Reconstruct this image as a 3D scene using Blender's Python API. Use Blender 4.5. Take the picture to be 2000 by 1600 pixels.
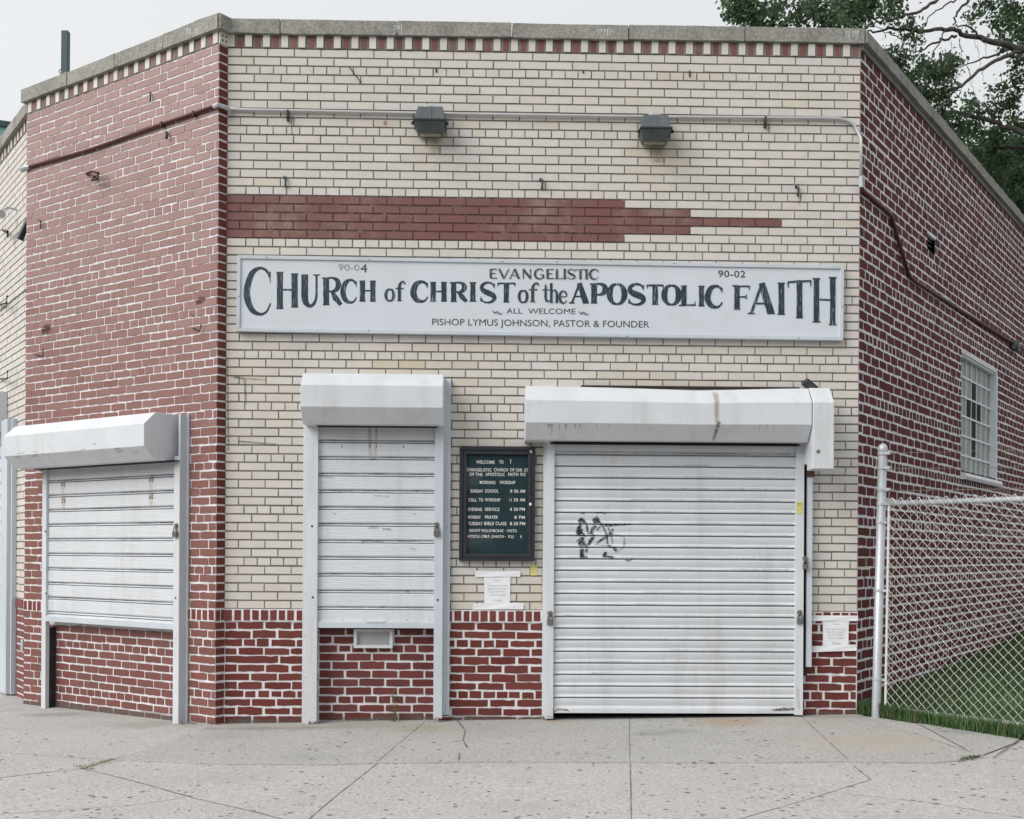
import bpy, math, random
import numpy as np
from mathutils import Vector
random.seed(7)
for _o in list(bpy.data.objects): bpy.data.objects.remove(_o)
SC = bpy.context.scene
COL = SC.collection
R = math.radians
# ------------------------------------------------------------ camera
FPX, PU, PV, ROLL, CZ = 2250.0, 1000.0, 1080.0, 0.006, 1.30
cd = bpy.data.cameras.new('camera'); cam = bpy.data.objects.new('camera', cd); COL.objects.link(cam)
cam.location = (0, 0, CZ); cam.rotation_euler = (math.pi/2, -ROLL, 0)
cd.sensor_width = 36.0; cd.lens = FPX/2000*36.0; cd.shift_y = (PV-800)/2000.0
cd.clip_start = 0.05; cd.clip_end = 2000
SC.camera = cam
# ------------------------------------------------------------ sky, sun, exposure
SUN_EL, SUN_AZ = R(42), R(-78)      # azimuth measured from +Y towards +X
w = bpy.data.worlds.new('World'); SC.world = w; w.use_nodes = True
nt = w.node_tree; bg = nt.nodes['Background']
sky = nt.nodes.new('ShaderNodeTexSky'); sky.sky_type = 'NISHITA'; sky.sun_disc = False
sky.sun_elevation = SUN_EL; sky.sun_rotation = SUN_AZ
sky.air_density = 1.0; sky.dust_density = 6.0; sky.ozone_density = 1.0
hs = nt.nodes.new('ShaderNodeHueSaturation'); hs.inputs['Saturation'].default_value = 0.10
gm = nt.nodes.new('ShaderNodeMix'); gm.data_type = 'RGBA'; gm.inputs[0].default_value = 0.74
gm.inputs[7].default_value = (8.55, 8.75, 8.95, 1)
nt.links.new(sky.outputs[0], hs.inputs['Color']); nt.links.new(hs.outputs[0], gm.inputs[6])
nt.links.new(gm.outputs[2], bg.inputs['Color']); bg.inputs['Strength'].default_value = 0.056
sd = bpy.data.lights.new('sun', 'SUN'); sd.energy = 1.5; sd.angle = R(45); sd.color = (1.0, 0.965, 0.92)
so = bpy.data.objects.new('sun', sd); COL.objects.link(so)
_sv = Vector((math.sin(SUN_AZ)*math.cos(SUN_EL), math.cos(SUN_AZ)*math.cos(SUN_EL)-0.72, math.sin(SUN_EL)))
so.rotation_euler = _sv.to_track_quat('Z', 'Y').to_euler()
so.location = (-20, -10, 30)
SC.view_settings.view_transform = 'Standard'; SC.view_settings.look = 'None'
SC.view_settings.gamma = 1.0; SC.view_settings.exposure = 0.99
SC.render.engine = 'CYCLES'
# ------------------------------------------------------------ frames (vertical planes) and pixel -> plane
class Frame:
    def __init__(s, o, a):
        L = math.hypot(*a); s.o = o; s.a = (a[0]/L, a[1]/L); s.n = (s.a[1], -s.a[0])
    def p(s, t, d, z): return (s.o[0]+s.a[0]*t+s.n[0]*d, s.o[1]+s.a[1]*t+s.n[1]*d, z)
def ray(u, v):
    x, y = u-PU, PV-v
    return ((x-ROLL*y)/FPX, 1.0, (ROLL*x+y)/FPX)
def px(F, u, v, d=0.0):
    r = ray(u, v); ox, oy = F.o[0]+F.n[0]*d, F.o[1]+F.n[1]*d
    k = (ox*F.n[0]+oy*F.n[1])/(r[0]*F.n[0]+r[1]*F.n[1])
    X, Y = r[0]*k, r[1]*k
    return ((X-ox)*F.a[0]+(Y-oy)*F.a[1], CZ+r[2]*k)
def at(u, v, Y):
    r = ray(u, v); return (r[0]*Y, Y, CZ+r[2]*Y)
EL, ER = (-2.1987, 8.818), (2.680, 8.933)
FF = Frame(EL, (ER[0]-EL[0], ER[1]-EL[1])); WF = math.hypot(ER[0]-EL[0], ER[1]-EL[1])
_aP = (0.8181, -0.5750); RT = 0.086; WP = 2.525
EP = (EL[0]+_aP[1]*RT, EL[1]-_aP[0]*RT)                 # outer corner of the red chamfer panel
FP = Frame((EP[0]-_aP[0]*WP, EP[1]-_aP[1]*WP), _aP)
FT = Frame(EP, (EL[0]-EP[0], EL[1]-EP[1]))
LC = 6.0; _aC = (0.576, -0.8174)
_c0 = (FP.o[0]-FP.n[0]*0.09, FP.o[1]-FP.n[1]*0.09)
FC = Frame((_c0[0]-_aC[0]*LC, _c0[1]-_aC[1]*LC), _aC)
FS = Frame(ER, (0.571, 0.821)); WS = 9.5
def zg(X, Y):
    x = max(-8.0, min(8.0, X)); y = max(-1.0, min(8.9, Y))
    return -0.026+0.0172*(x+2.19)+0.010*(y-8.9)
def zl(X, Y):
    t = max(0.0, min(9.0, (X-2.7)*0.571+(Y-8.9)*0.821))
    return zg(X, Y)+0.006+0.028*t
def gpx(u, v, dz=0.0):
    r = ray(u, v); z = 0.0; k = 8
    for _ in range(30):
        k = (z+dz-CZ)/r[2]; z = zg(r[0]*k, k)
    return (r[0]*k, k, z+dz)
# ------------------------------------------------------------ mesh helpers
class MB:
    def __init__(s): s.v = []; s.f = []; s.c = []; s.al = []
    def face(s, pts, c=(1, 1, 1)):
        i = len(s.v); s.v += [tuple(p) for p in pts]; s.f.append(tuple(range(i, i+len(pts)))); s.c.append(c)
    def poly(s, verts, faces, c=(1, 1, 1)):
        i = len(s.v); s.v += [tuple(p) for p in verts]
        for f in faces: s.f.append(tuple(i+k for k in f)); s.c.append(c)
    def hexa(s, q, c=(1, 1, 1)):
        s.poly(q, [(0, 3, 2, 1), (4, 5, 6, 7), (0, 1, 5, 4), (1, 2, 6, 5), (2, 3, 7, 6), (3, 0, 4, 7)], c)
    def box(s, F, s0, s1, d0, d1, z0, z1, c=(1, 1, 1)):
        s.hexa([F.p(s0, d0, z0), F.p(s1, d0, z0), F.p(s1, d1, z0), F.p(s0, d1, z0),
                F.p(s0, d0, z1), F.p(s1, d0, z1), F.p(s1, d1, z1), F.p(s0, d1, z1)], c)
    def prism(s, F, s0, s1, prof, c=(1, 1, 1), sl=0.0):
        n = len(prof)
        A = [F.p(s0, d, z) for d, z in prof]; B = [F.p(s1, d, z+sl) for d, z in prof]
        s.poly(A+B, [tuple(range(n)), tuple(range(2*n-1, n-1, -1))]+[(i, n+i, n+(i+1) % n, (i+1) % n) for i in range(n)], c)
    def tube(s, pts, r, n=8, c=(1, 1, 1), cap=True):
        pts = [Vector(p) for p in pts]; m = len(pts)
        rr = r if isinstance(r, (list, tuple)) else [r]*m
        base = len(s.v); up = None
        for i, p in enumerate(pts):
            d = (pts[min(i+1, m-1)]-pts[max(i-1, 0)]).normalized()
            if up is None:
                up = Vector((0, 0, 1)) if abs(d.z) < 0.9 else Vector((1, 0, 0))
            x = d.cross(up).normalized(); y = x.cross(d).normalized(); up = y
            for k in range(n):
                a = 2*math.pi*k/n; q = p+(x*math.cos(a)+y*math.sin(a))*rr[i]; s.v.append(tuple(q))
        for i in range(m-1):
            for k in range(n):
                k2 = (k+1) % n
                s.f.append((base+i*n+k, base+i*n+k2, base+(i+1)*n+k2, base+(i+1)*n+k)); s.c.append(c)
        if cap:
            s.f.append(tuple(base+k for k in range(n-1, -1, -1))); s.c.append(c)
            s.f.append(tuple(base+(m-1)*n+k for k in range(n))); s.c.append(c)
    def lathe(s, o, prof, n=14, axis=None, c=(1, 1, 1)):
        ax = Vector(axis or (0, 0, 1)).normalized(); t = Vector((1, 0, 0)) if abs(ax.x) < 0.8 else Vector((0, 1, 0))
        x = ax.cross(t).normalized(); y = ax.cross(x); o = Vector(o); b = len(s.v)
        for r, h in prof:
            for k in range(n):
                a = 2*math.pi*k/n; s.v.append(tuple(o+ax*h+(x*math.cos(a)+y*math.sin(a))*r))
        for i in range(len(prof)-1):
            for k in range(n):
                s.f.append((b+i*n+k, b+i*n+(k+1) % n, b+(i+1)*n+(k+1) % n, b+(i+1)*n+k)); s.c.append(c)
        s.f.append(tuple(b+k for k in range(n-1, -1, -1))); s.c.append(c)
        s.f.append(tuple(b+(len(prof)-1)*n+k for k in range(n))); s.c.append(c)
def root_of(o):
    while o.parent: o = o.parent
    return o
def obj(name, mb, mat, parent=None, bevel=0.0, smooth=False, tint=False, fixn=True):
    off = Vector((0, 0, 0))
    if parent: off = Vector(root_of(parent).location)
    me = bpy.data.meshes.new(name)
    me.from_pydata([(x-off.x, y-off.y, z-off.z) for x, y, z in mb.v], [], mb.f)
    if tint:
        at_ = me.color_attributes.new('tint', 'FLOAT_COLOR', 'CORNER')
        buf = []
        for f, c in zip(mb.f, mb.c): buf += [c[0], c[1], c[2], c[3] if len(c) > 3 else 1.0]*len(f)
        at_.data.foreach_set('color', buf)
    if mb.al:
        at_ = me.attributes.new('alpha', 'FLOAT', 'POINT'); at_.data.foreach_set('value', mb.al)
    me.materials.append(mat)
    if smooth: me.polygons.foreach_set('use_smooth', [True]*len(me.polygons))
    me.update()
    if fixn:
        import bmesh
        bm = bmesh.new(); bm.from_mesh(me); bmesh.ops.recalc_face_normals(bm, faces=bm.faces); bm.to_mesh(me); bm.free()
    o = bpy.data.objects.new(name, me); COL.objects.link(o)
    if parent: o.parent = parent
    if bevel:
        b = o.modifiers.new('bevel', 'BEVEL'); b.width = bevel; b.segments = 2; b.limit_method = 'ANGLE'; b.angle_limit = R(40)
    return o
def tag(o, label, cat, group=None):
    o['label'] = label; o['category'] = cat
    if group: o['group'] = group
    return o
def thing(name, label, cat, loc, group=None):
    o = bpy.data.objects.new(name, None); o.empty_display_size = 0.1; COL.objects.link(o); o.location = loc
    return tag(o, label, cat, group)
def dup(root, loc, label, rot=None):
    r = root.copy(); COL.objects.link(r); r.location = loc; r['label'] = label
    if rot is not None: r.rotation_euler = rot
    for ch in root.children:
        c = ch.copy(); COL.objects.link(c); c.parent = r
        for g in ch.children:
            d = g.copy(); COL.objects.link(d); d.parent = c
    return r
# ------------------------------------------------------------ materials
def mat(name, col=(0.5, 0.5, 0.5), rough=0.6, metal=0.0, var=0.12, vscale=6.0, bump=0.0, bscale=60.0, tint=False,
        dirt=None, dscale=3.0, damt=0.5, streak=False, fine=0.0, fscale=300.0, spec=0.5):
    m = bpy.data.materials.new(name); m.use_nodes = True; t = m.node_tree; N = t.nodes; L = t.links
    b = N['Principled BSDF']; b.inputs['Roughness'].default_value = rough; b.inputs['Metallic'].default_value = metal
    b.inputs['Specular IOR Level'].default_value = spec
    tc = N.new('ShaderNodeTexCoord'); vec = tc.outputs['Object']
    if tint:
        at_ = N.new('ShaderNodeAttribute'); at_.attribute_name = 'tint'; c = at_.outputs['Color']
    else:
        rg = N.new('ShaderNodeRGB'); rg.outputs[0].default_value = (*col, 1); c = rg.outputs[0]
    def noise(sc, det=4.0, v=None, ro=0.6):
        n = N.new('ShaderNodeTexNoise'); n.inputs['Scale'].default_value = sc; n.inputs['Detail'].default_value = det
        n.inputs['Roughness'].default_value = ro; L.new(v or vec, n.inputs['Vector']); return n.outputs['Fac']
    def mul(c, fac, amt):
        mr = N.new('ShaderNodeMapRange'); mr.inputs[1].default_value = 0.25; mr.inputs[2].default_value = 0.75
        mr.inputs[3].default_value = 1-amt; mr.inputs[4].default_value = 1+amt; L.new(fac, mr.inputs[0])
        mx = N.new('ShaderNodeVectorMath'); mx.operation = 'SCALE'; L.new(c, mx.inputs[0]); L.new(mr.outputs[0], mx.inputs['Scale'])
        return mx.outputs[0]
    if var: c = mul(c, noise(vscale), var)
    if fine: c = mul(c, noise(fscale, 2.0), fine)
    if dirt is not None:
        v = vec
        if streak:
            mp = N.new('ShaderNodeMapping'); mp.inputs['Scale'].default_value = (1, 1, 0.12); L.new(vec, mp.inputs[0]); v = mp.outputs[0]
        n = noise(dscale, 8.0, v, 0.7)
        cr = N.new('ShaderNodeMapRange'); cr.inputs[1].default_value = 0.52; cr.inputs[2].default_value = 0.78
        cr.inputs[3].default_value = 0; cr.inputs[4].default_value = damt; L.new(n, cr.inputs[0])
        mx = N.new('ShaderNodeMix'); mx.data_type = 'RGBA'; L.new(cr.outputs[0], mx.inputs[0]); L.new(c, mx.inputs[6])
        mx.inputs[7].default_value = (*dirt, 1); c = mx.outputs[2]
    L.new(c, b.inputs['Base Color'])
    if bump:
        bp = N.new('ShaderNodeBump'); bp.inputs['Strength'].default_value = bump; bp.inputs['Distance'].default_value = 0.004
        L.new(noise(bscale, 6.0), bp.inputs['Height']); L.new(bp.outputs[0], b.inputs['Normal'])
    return m
M_cream = mat('cream_brick', rough=0.55, var=0.06, vscale=9, bump=0.25, bscale=90, tint=True, fine=0.05, dirt=(0.47, 0.44, 0.39), dscale=2.2, damt=0.35)
M_redp = mat('painted_brick', rough=0.7, var=0.08, vscale=9, bump=0.3, bscale=70, tint=True, fine=0.06, spec=0.08)
M_gloss = mat('glossy_brick_paint', rough=0.45, var=0.08, vscale=9, bump=0.2, bscale=70, tint=True, fine=0.05, spec=0.6)
M_mpanel = mat('weathered_white_joints', (0.66, 0.65, 0.67), 0.75, var=0.12, vscale=12, bump=0.5, bscale=80, fine=0.12, fscale=150, dirt=(0.22, 0.15, 0.14), dscale=11, damt=0.8)
M_mgrey = mat('grey_mortar', (0.185, 0.178, 0.158), 0.9, var=0.3, vscale=7, bump=0.6, bscale=120, fine=0.25, fscale=180, dirt=(0.09, 0.085, 0.07), dscale=5, damt=0.7)
M_mwhite = mat('white_painted_mortar', (0.67, 0.67, 0.69), 0.7, var=0.08, vscale=12, bump=0.5, bscale=80, fine=0.1, fscale=150, dirt=(0.26, 0.19, 0.18), dscale=11, damt=0.75)
M_mred = mat('red_painted_mortar', (0.075, 0.024, 0.024), 0.7, var=0.2, vscale=12, bump=0.5, bscale=80, dirt=(0.36, 0.34, 0.30), dscale=11, damt=0.9)
M_cop = mat('coping_stone', (0.27, 0.265, 0.24), 0.9, var=0.22, vscale=4, bump=1.0, bscale=60, fine=0.34, fscale=48, dirt=(0.12, 0.12, 0.10), dscale=5, damt=0.75)
M_wht = mat('white_painted_metal', (0.585, 0.612, 0.645), 0.42, var=0.07, vscale=3, bump=0.12, bscale=9, dirt=(0.30, 0.29, 0.265), dscale=4.5, damt=0.42, streak=True)
M_wht2 = mat('grey_painted_metal', (0.50, 0.55, 0.60), 0.45, var=0.05, vscale=3, bump=0.06, bscale=15, dirt=(0.30, 0.32, 0.32), dscale=5, damt=0.4, streak=True)
M_sign = mat('white_sign_board', (0.565, 0.61, 0.66), 0.5, var=0.03, vscale=3, dirt=(0.45, 0.47, 0.48), dscale=5, damt=0.25)
M_galv = mat('galvanised_steel', (0.46, 0.49, 0.515), 0.45, metal=0.35, var=0.1, vscale=18, bump=0.05, bscale=60)
M_chain = mat('galvanised_wire', (0.66, 0.655, 0.63), 0.5, metal=0.2, var=0.15, vscale=20)
M_rust = mat('rusty_iron', (0.055, 0.032, 0.025), 0.85, var=0.4, vscale=40)
M_dark = mat('dark_metal', (0.016, 0.02, 0.026), 0.4, var=0.2, vscale=9)
M_blk = mat('black_void', (0.008, 0.008, 0.009), 0.9, var=0)
M_bronze = mat('grey_bronze_lamp_housing', (0.075, 0.09, 0.095), 0.5, var=0.3, vscale=12, bump=0.1, bscale=40, dirt=(0.16, 0.17, 0.17), dscale=9, damt=0.5, streak=True)
M_felt = mat('dark_teal_felt', (0.007, 0.028, 0.036), 0.85, var=0.2, vscale=5)
M_ltr = mat('white_plastic_letters', (0.80, 0.80, 0.78), 0.5, var=0.04)
M_paper = mat('white_paper', (0.74, 0.75, 0.79), 0.8, var=0.03, vscale=20, bump=0.1, bscale=25)
M_ink = mat('faded_ink', (0.42, 0.42, 0.46), 0.9, var=0.25, vscale=60)
M_yel = mat('yellow_sticker', (0.62, 0.58, 0.20), 0.6, var=0.08, vscale=60)
M_ink2 = mat('sticker_print', (0.33, 0.30, 0.07), 0.8, var=0.2, vscale=80)
M_lock = mat('dull_steel', (0.19, 0.19, 0.185), 0.4, metal=0.6, var=0.25, vscale=40)
M_brass = mat('tarnished_shackle', (0.20, 0.18, 0.13), 0.4, metal=0.6, var=0.3, vscale=50)
M_cred = mat('red_painted_conduit', (0.085, 0.020, 0.018), 0.55, var=0.25, vscale=12, bump=0.2, bscale=60)
M_teal = mat('teal_cladding', (0.25, 0.42, 0.40), 0.5, var=0.08, vscale=2)
M_tealk = mat('dark_teal_edge', (0.03, 0.07, 0.09), 0.5, var=0.1)
M_glassb = mat('glass_block', (0.22, 0.27, 0.245), 0.25, var=0.15, vscale=8, bump=0.3, bscale=25)
M_trim = mat('white_window_paint', (0.68, 0.72, 0.75), 0.55, var=0.08, vscale=9)
M_roof = mat('roof_felt', (0.06, 0.06, 0.06), 0.9, var=0.2)
M_lens = mat('lamp_lens', (0.30, 0.30, 0.24), 0.2, var=0.1)
M_bark = mat('dark_bark', (0.060, 0.058, 0.054), 0.9, var=0.35, vscale=10, bump=0.9, bscale=25)
M_asph = mat('asphalt', (0.05, 0.05, 0.052), 0.9, var=0.15, bump=0.4, bscale=150)
M_soil = mat('soil', (0.045, 0.05, 0.03), 0.95, var=0.3, vscale=4, bump=0.6, bscale=30)
M_gap = mat('dirt_filled_joint', (0.14, 0.135, 0.125), 0.95, var=0.35, vscale=9)
M_gum = mat('trodden_gum', (0.15, 0.148, 0.145), 0.85, var=0.5, vscale=3)
def paint_mat(name, col, back, sx=(60, 60, 9), lo=0.50, hi=0.60, amt=0.75):
    m = mat(name, col, 0.55, var=0.12, vscale=20); t = m.node_tree; N, L = t.nodes, t.links; b = N['Principled BSDF']
    src = b.inputs['Base Color'].links[0].from_socket
    tc = N.new('ShaderNodeTexCoord'); mp = N.new('ShaderNodeMapping'); mp.inputs['Scale'].default_value = sx
    n = N.new('ShaderNodeTexNoise'); n.inputs['Scale'].default_value = 1.0; n.inputs['Detail'].default_value = 5
    L.new(tc.outputs['Object'], mp.inputs[0]); L.new(mp.outputs[0], n.inputs['Vector'])
    r = N.new('ShaderNodeMapRange'); r.inputs[1].default_value = lo; r.inputs[2].default_value = hi; r.inputs[4].default_value = amt
    L.new(n.outputs['Fac'], r.inputs[0]); mx = N.new('ShaderNodeMix'); mx.data_type = 'RGBA'
    L.new(r.outputs[0], mx.inputs[0]); L.new(src, mx.inputs[6]); mx.inputs[7].default_value = (*back, 1); L.new(mx.outputs[2], b.inputs['Base Color'])
    return m
M_letter = paint_mat('worn_dark_teal_paint', (0.008, 0.026, 0.040), (0.50, 0.54, 0.58), (170, 170, 13), 0.58, 0.70, 0.6)
M_letter2 = paint_mat('faded_dark_teal_paint', (0.022, 0.042, 0.055), (0.50, 0.54, 0.58), (90, 90, 50), 0.54, 0.75, 0.6)
def decal_mat(name, rough=0.8):
    m = bpy.data.materials.new(name); m.use_nodes = True; t = m.node_tree; N, L = t.nodes, t.links; b = N['Principled BSDF']
    b.inputs['Roughness'].default_value = rough
    a = N.new('ShaderNodeAttribute'); a.attribute_name = 'tint'; L.new(a.outputs['Color'], b.inputs['Base Color'])
    al = N.new('ShaderNodeAttribute'); al.attribute_name = 'alpha'
    tc = N.new('ShaderNodeTexCoord'); n = N.new('ShaderNodeTexNoise'); n.inputs['Scale'].default_value = 45; n.inputs['Detail'].default_value = 6
    L.new(tc.outputs['Object'], n.inputs['Vector'])
    r = N.new('ShaderNodeMapRange'); r.inputs[1].default_value = 0.3; r.inputs[2].default_value = 0.65; r.inputs[3].default_value = 0.25; r.inputs[4].default_value = 1.15
    L.new(n.outputs['Fac'], r.inputs[0])
    mu = N.new('ShaderNodeMath'); mu.operation = 'MULTIPLY'; mu.use_clamp = True; L.new(al.outputs['Fac'], mu.inputs[0]); L.new(r.outputs[0], mu.inputs[1])
    L.new(mu.outputs[0], b.inputs['Alpha']); return m
M_decal = decal_mat('surface_stain_shade')
def concrete(name, base, spots):
    m = mat(name, base, 0.9, var=0.06, vscale=1.2, bump=0.6, bscale=70, fine=0.25, fscale=42); t = m.node_tree; N, L = t.nodes, t.links; b = N['Principled BSDF']
    c = b.inputs['Base Color'].links[0].from_socket
    tc = N.new('ShaderNodeTexCoord')
    def nz(sc, lo, hi, amt, colr, c, det=3.0):
        n = N.new('ShaderNodeTexNoise'); n.inputs['Scale'].default_value = sc; n.inputs['Detail'].default_value = det; L.new(tc.outputs['Object'], n.inputs['Vector'])
        r = N.new('ShaderNodeMapRange'); r.inputs[1].default_value = lo; r.inputs[2].default_value = hi; r.inputs[4].default_value = amt; L.new(n.outputs['Fac'], r.inputs[0])
        mx = N.new('ShaderNodeMix'); mx.data_type = 'RGBA'; L.new(r.outputs[0], mx.inputs[0]); L.new(c, mx.inputs[6]); mx.inputs[7].default_value = (*colr, 1); return mx.outputs[2]
    c = nz(55, 0.60, 0.68, 0.55, (0.19, 0.19, 0.185), c); c = nz(60, 0.60, 0.68, 0.5, (0.56, 0.55, 0.54), c)
    c = nz(90, 0.60, 0.68, 0.45, (0.20, 0.20, 0.19), c); c = nz(2.6, 0.50, 0.72, 0.30, (0.30, 0.295, 0.28), c, 8.0); c = nz(0.8, 0.48, 0.75, 0.35, (0.34, 0.335, 0.32), c, 6.0)
    for (x, y, rx, ry, colr, amt) in spots:
        mp = N.new('ShaderNodeMapping'); mp.vector_type = 'POINT'; mp.inputs['Location'].default_value = (-x/rx, -y/ry, 0); mp.inputs['Scale'].default_value = (1/rx, 1/ry, 0)
        L.new(tc.outputs['Object'], mp.inputs[0])
        ln = N.new('ShaderNodeVectorMath'); ln.operation = 'LENGTH'; L.new(mp.outputs[0], ln.inputs[0])
        n = N.new('ShaderNodeTexNoise'); n.inputs['Scale'].default_value = 5; n.inputs['Detail'].default_value = 6; L.new(tc.outputs['Object'], n.inputs['Vector'])
        ad = N.new('ShaderNodeMath'); ad.operation = 'MULTIPLY_ADD'; L.new(n.outputs['Fac'], ad.inputs[0]); ad.inputs[1].default_value = 1.3; L.new(ln.outputs['Value'], ad.inputs[2])
        r = N.new('ShaderNodeMapRange'); r.interpolation_type = 'SMOOTHSTEP'; r.inputs[1].default_value = 1.6; r.inputs[2].default_value = 0.7; r.inputs[3].default_value = 0; r.inputs[4].default_value = amt; L.new(ad.outputs[0], r.inputs[0])
        mx = N.new('ShaderNodeMix'); mx.data_type = 'RGBA'; L.new(r.outputs[0], mx.inputs[0]); L.new(c, mx.inputs[6]); mx.inputs[7].default_value = (*colr, 1); c = mx.outputs[2]
    L.new(c, b.inputs['Base Color']); return m
# ------------------------------------------------------------ ground
def pave(name, polys, m, parent=None):
    mb = MB()
    for q in polys: mb.face(q)
    return obj(name, mb, m, parent)
def st(u, v, rx, ry, c, a):
    p = gpx(u, v); return (p[0], p[1], rx, ry, c, a)
RUSTC, TANC, GRYC = (0.34, 0.25, 0.17), (0.37, 0.32, 0.255), (0.24, 0.25, 0.25)
M_con = concrete('pale_concrete', (0.405, 0.390, 0.378), [st(300, 1415, 1.0, 0.30, (0.26, 0.25, 0.22), 0.6), st(110, 1396, 0.5, 0.2, (0.2, 0.19, 0.17), 0.6)])
M_con2 = concrete('stained_shaded_concrete', (0.360, 0.350, 0.332), [
    st(520, 1425, 1.3, 0.13, (0.17, 0.165, 0.15), 0.6), st(1000, 1406, 0.9, 0.09, (0.18, 0.17, 0.15), 0.5), st(1650, 1402, 0.5, 0.10, (0.18, 0.17, 0.15), 0.5),  # long spots: dirt and contact shade painted along the wall foot
    st(1430, 1412, 0.50, 0.32, RUSTC, 0.75), st(1720, 1450, 0.75, 0.55, TANC, 0.75), st(1585, 1412, 0.4, 0.3, TANC, 0.6), st(820, 1425, 0.42, 0.28, (0.30, 0.26, 0.17), 0.65), st(1090, 1410, 0.30, 0.12, RUSTC, 0.5),
    st(1300, 1432, 0.34, 0.28, GRYC, 0.75), st(1880, 1430, 0.25, 0.3, GRYC, 0.8), st(700, 1420, 0.5, 0.3, (0.31, 0.29, 0.24), 0.55), st(440, 1440, 0.3, 0.3, GRYC, 0.35), st(960, 1425, 0.4, 0.3, (0.30, 0.29, 0.26), 0.4), st(600, 1480, 0.5, 0.2, GRYC, 0.3)])
def sheet(x0, x1, y0, y1, nx, ny, fz):
    mb = MB(); xs = np.linspace(x0, x1, nx+1); ys = np.linspace(y0, y1, ny+1)
    v = [(float(x), float(y), fz(float(x), float(y))) for y in ys for x in xs]
    mb.poly(v, [(j*(nx+1)+i, j*(nx+1)+i+1, (j+1)*(nx+1)+i+1, (j+1)*(nx+1)+i) for j in range(ny) for i in range(nx)]); return mb
g = MB(); Rg = 600.0
g.face([(-Rg, -Rg, -0.32), (Rg, -Rg, -0.32), (Rg, Rg, -0.32), (-Rg, Rg, -0.32)]); o = obj('ground', g, M_soil); o['kind'] = 'structure'
g = MB(); g.face([(-60, -9.0, -0.24), (60, -9.0, -0.24), (60, 0.85, -0.24), (-60, 0.85, -0.24)]); o = obj('road', g, M_asph); o['kind'] = 'structure'
side = obj('sidewalk', sheet(-16, 16, 1.0, 15.5, 64, 58, lambda x, y: zg(x, y)), M_con); side['kind'] = 'structure'
kb = MB(); kb.hexa([(-16, 0.85, -0.3), (16, 0.85, -0.3), (16, 1.0, -0.3), (-16, 1.0, -0.3), (-16, 0.85, zg(-16, 1)+0.0), (16, 0.85, zg(16, 1)+0.0), (16, 0.999, zg(16, 1)+0.002), (-16, 0.999, zg(-16, 1)+0.002)])
o = obj('kerb', kb, M_con); o['kind'] = 'structure'
# stained strip of flags laid against the front wall, front edge slightly proud
edge_px = [(352, 1449), (224, 1484), (320, 1487.5), (440, 1492), (640, 1493), (740, 1490), (960, 1488), (1232, 1488), (1300, 1489), (1494, 1489), (1640, 1487), (1690, 1488), (1820, 1489), (1876, 1485), (1913, 1477), (1940, 1482), (1989, 1448), (2060, 1452)]
mb = MB(); fr = [gpx(u, v, 0.008) for u, v in edge_px]
for i in range(1, len(fr)-3):
    a, b = fr[i], fr[i+1]
    def wallpt(p):
        t = max(0.0, min(WF, (p[0]-FF.o[0])*FF.a[0]+(p[1]-FF.o[1])*FF.a[1])); q = FF.p(t, -0.15, 0); return (q[0], q[1], zg(q[0], q[1])+0.008)
    A, B = wallpt(a), wallpt(b)
    n = 6
    for k in range(n):
        f0, f1 = k/n, (k+1)/n
        q = [tuple(a[j]+(A[j]-a[j])*f0 for j in range(3)), tuple(b[j]+(B[j]-b[j])*f0 for j in range(3)), tuple(b[j]+(B[j]-b[j])*f1 for j in range(3)), tuple(a[j]+(A[j]-a[j])*f1 for j in range(3))]
        q = [(x, y, zg(x, y)+0.008) for x, y, z in q]
        mb.face(q)
    mb.face([a, b, (b[0], b[1], b[2]-0.03), (a[0], a[1], a[2]-0.03)])
a0 = fr[14]; mb.face([fr[14], fr[16], gpx(1990, 1430, 0.008), gpx(1760, 1395, 0.008)])
apron = obj('sidewalk_apron', mb, M_con2, fixn=True); apron['kind'] = 'structure'
JN = [([(0, 1390), (49, 1384)], .008), ([(352, 1448), (290, 1466), (224, 1483)], .022), ([(224, 1483), (190, 1492), (161, 1502)], .03), ([(161, 1502), (80, 1510), (-40, 1524)], .010),
      ([(161, 1502), (190, 1508), (280, 1531), (385, 1561), (490, 1584), (580, 1608)], .011), ([(597, 1606), (660, 1552), (737, 1492)], .008),
      ([(830, 1412), (736, 1491)], .005), ([(1229, 1398), (1230, 1488)], .005), ([(1231, 1490), (1232, 1545), (1233, 1610)], .008),
      ([(1561, 1398), (1612, 1445), (1657, 1486)], .007), ([(1667, 1496), (1701, 1523)], .008), ([(1701, 1523), (1580, 1561), (1430, 1604)], .006),
      ([(1940, 1482), (1989, 1448)], .010), ([(1849, 1421), (1825, 1428)], .010), ([(1232, 1489), (1300, 1490.5), (1494, 1490)], .014), ([(1690, 1489), (1760, 1490.5), (1820, 1490)], .026), ([(1783, 1433), (1895, 1472)], .005),
      ([(1913, 1478), (2010, 1490)], .005), ([(0, 1590), (160, 1580), (280, 1571), (350, 1560)], .004), ([(0, 1470), (110, 1478), (224, 1484)], .004), ([(1640, 1550), (1800, 1566), (2010, 1600)], .004)]
CR = [([(886, 1401), (898, 1415), (909, 1430), (904, 1448), (913, 1463)], .010), ([(898, 1474), (896, 1488)], .010), ([(880, 1452), (903, 1449)], .006)]
_eu, _ev = [p[0] for p in edge_px], [p[1] for p in edge_px]
def lift(u, v): return .0096 if (u > 224 and v < np.interp(u, _eu, _ev)+1.0) else .0016
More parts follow.
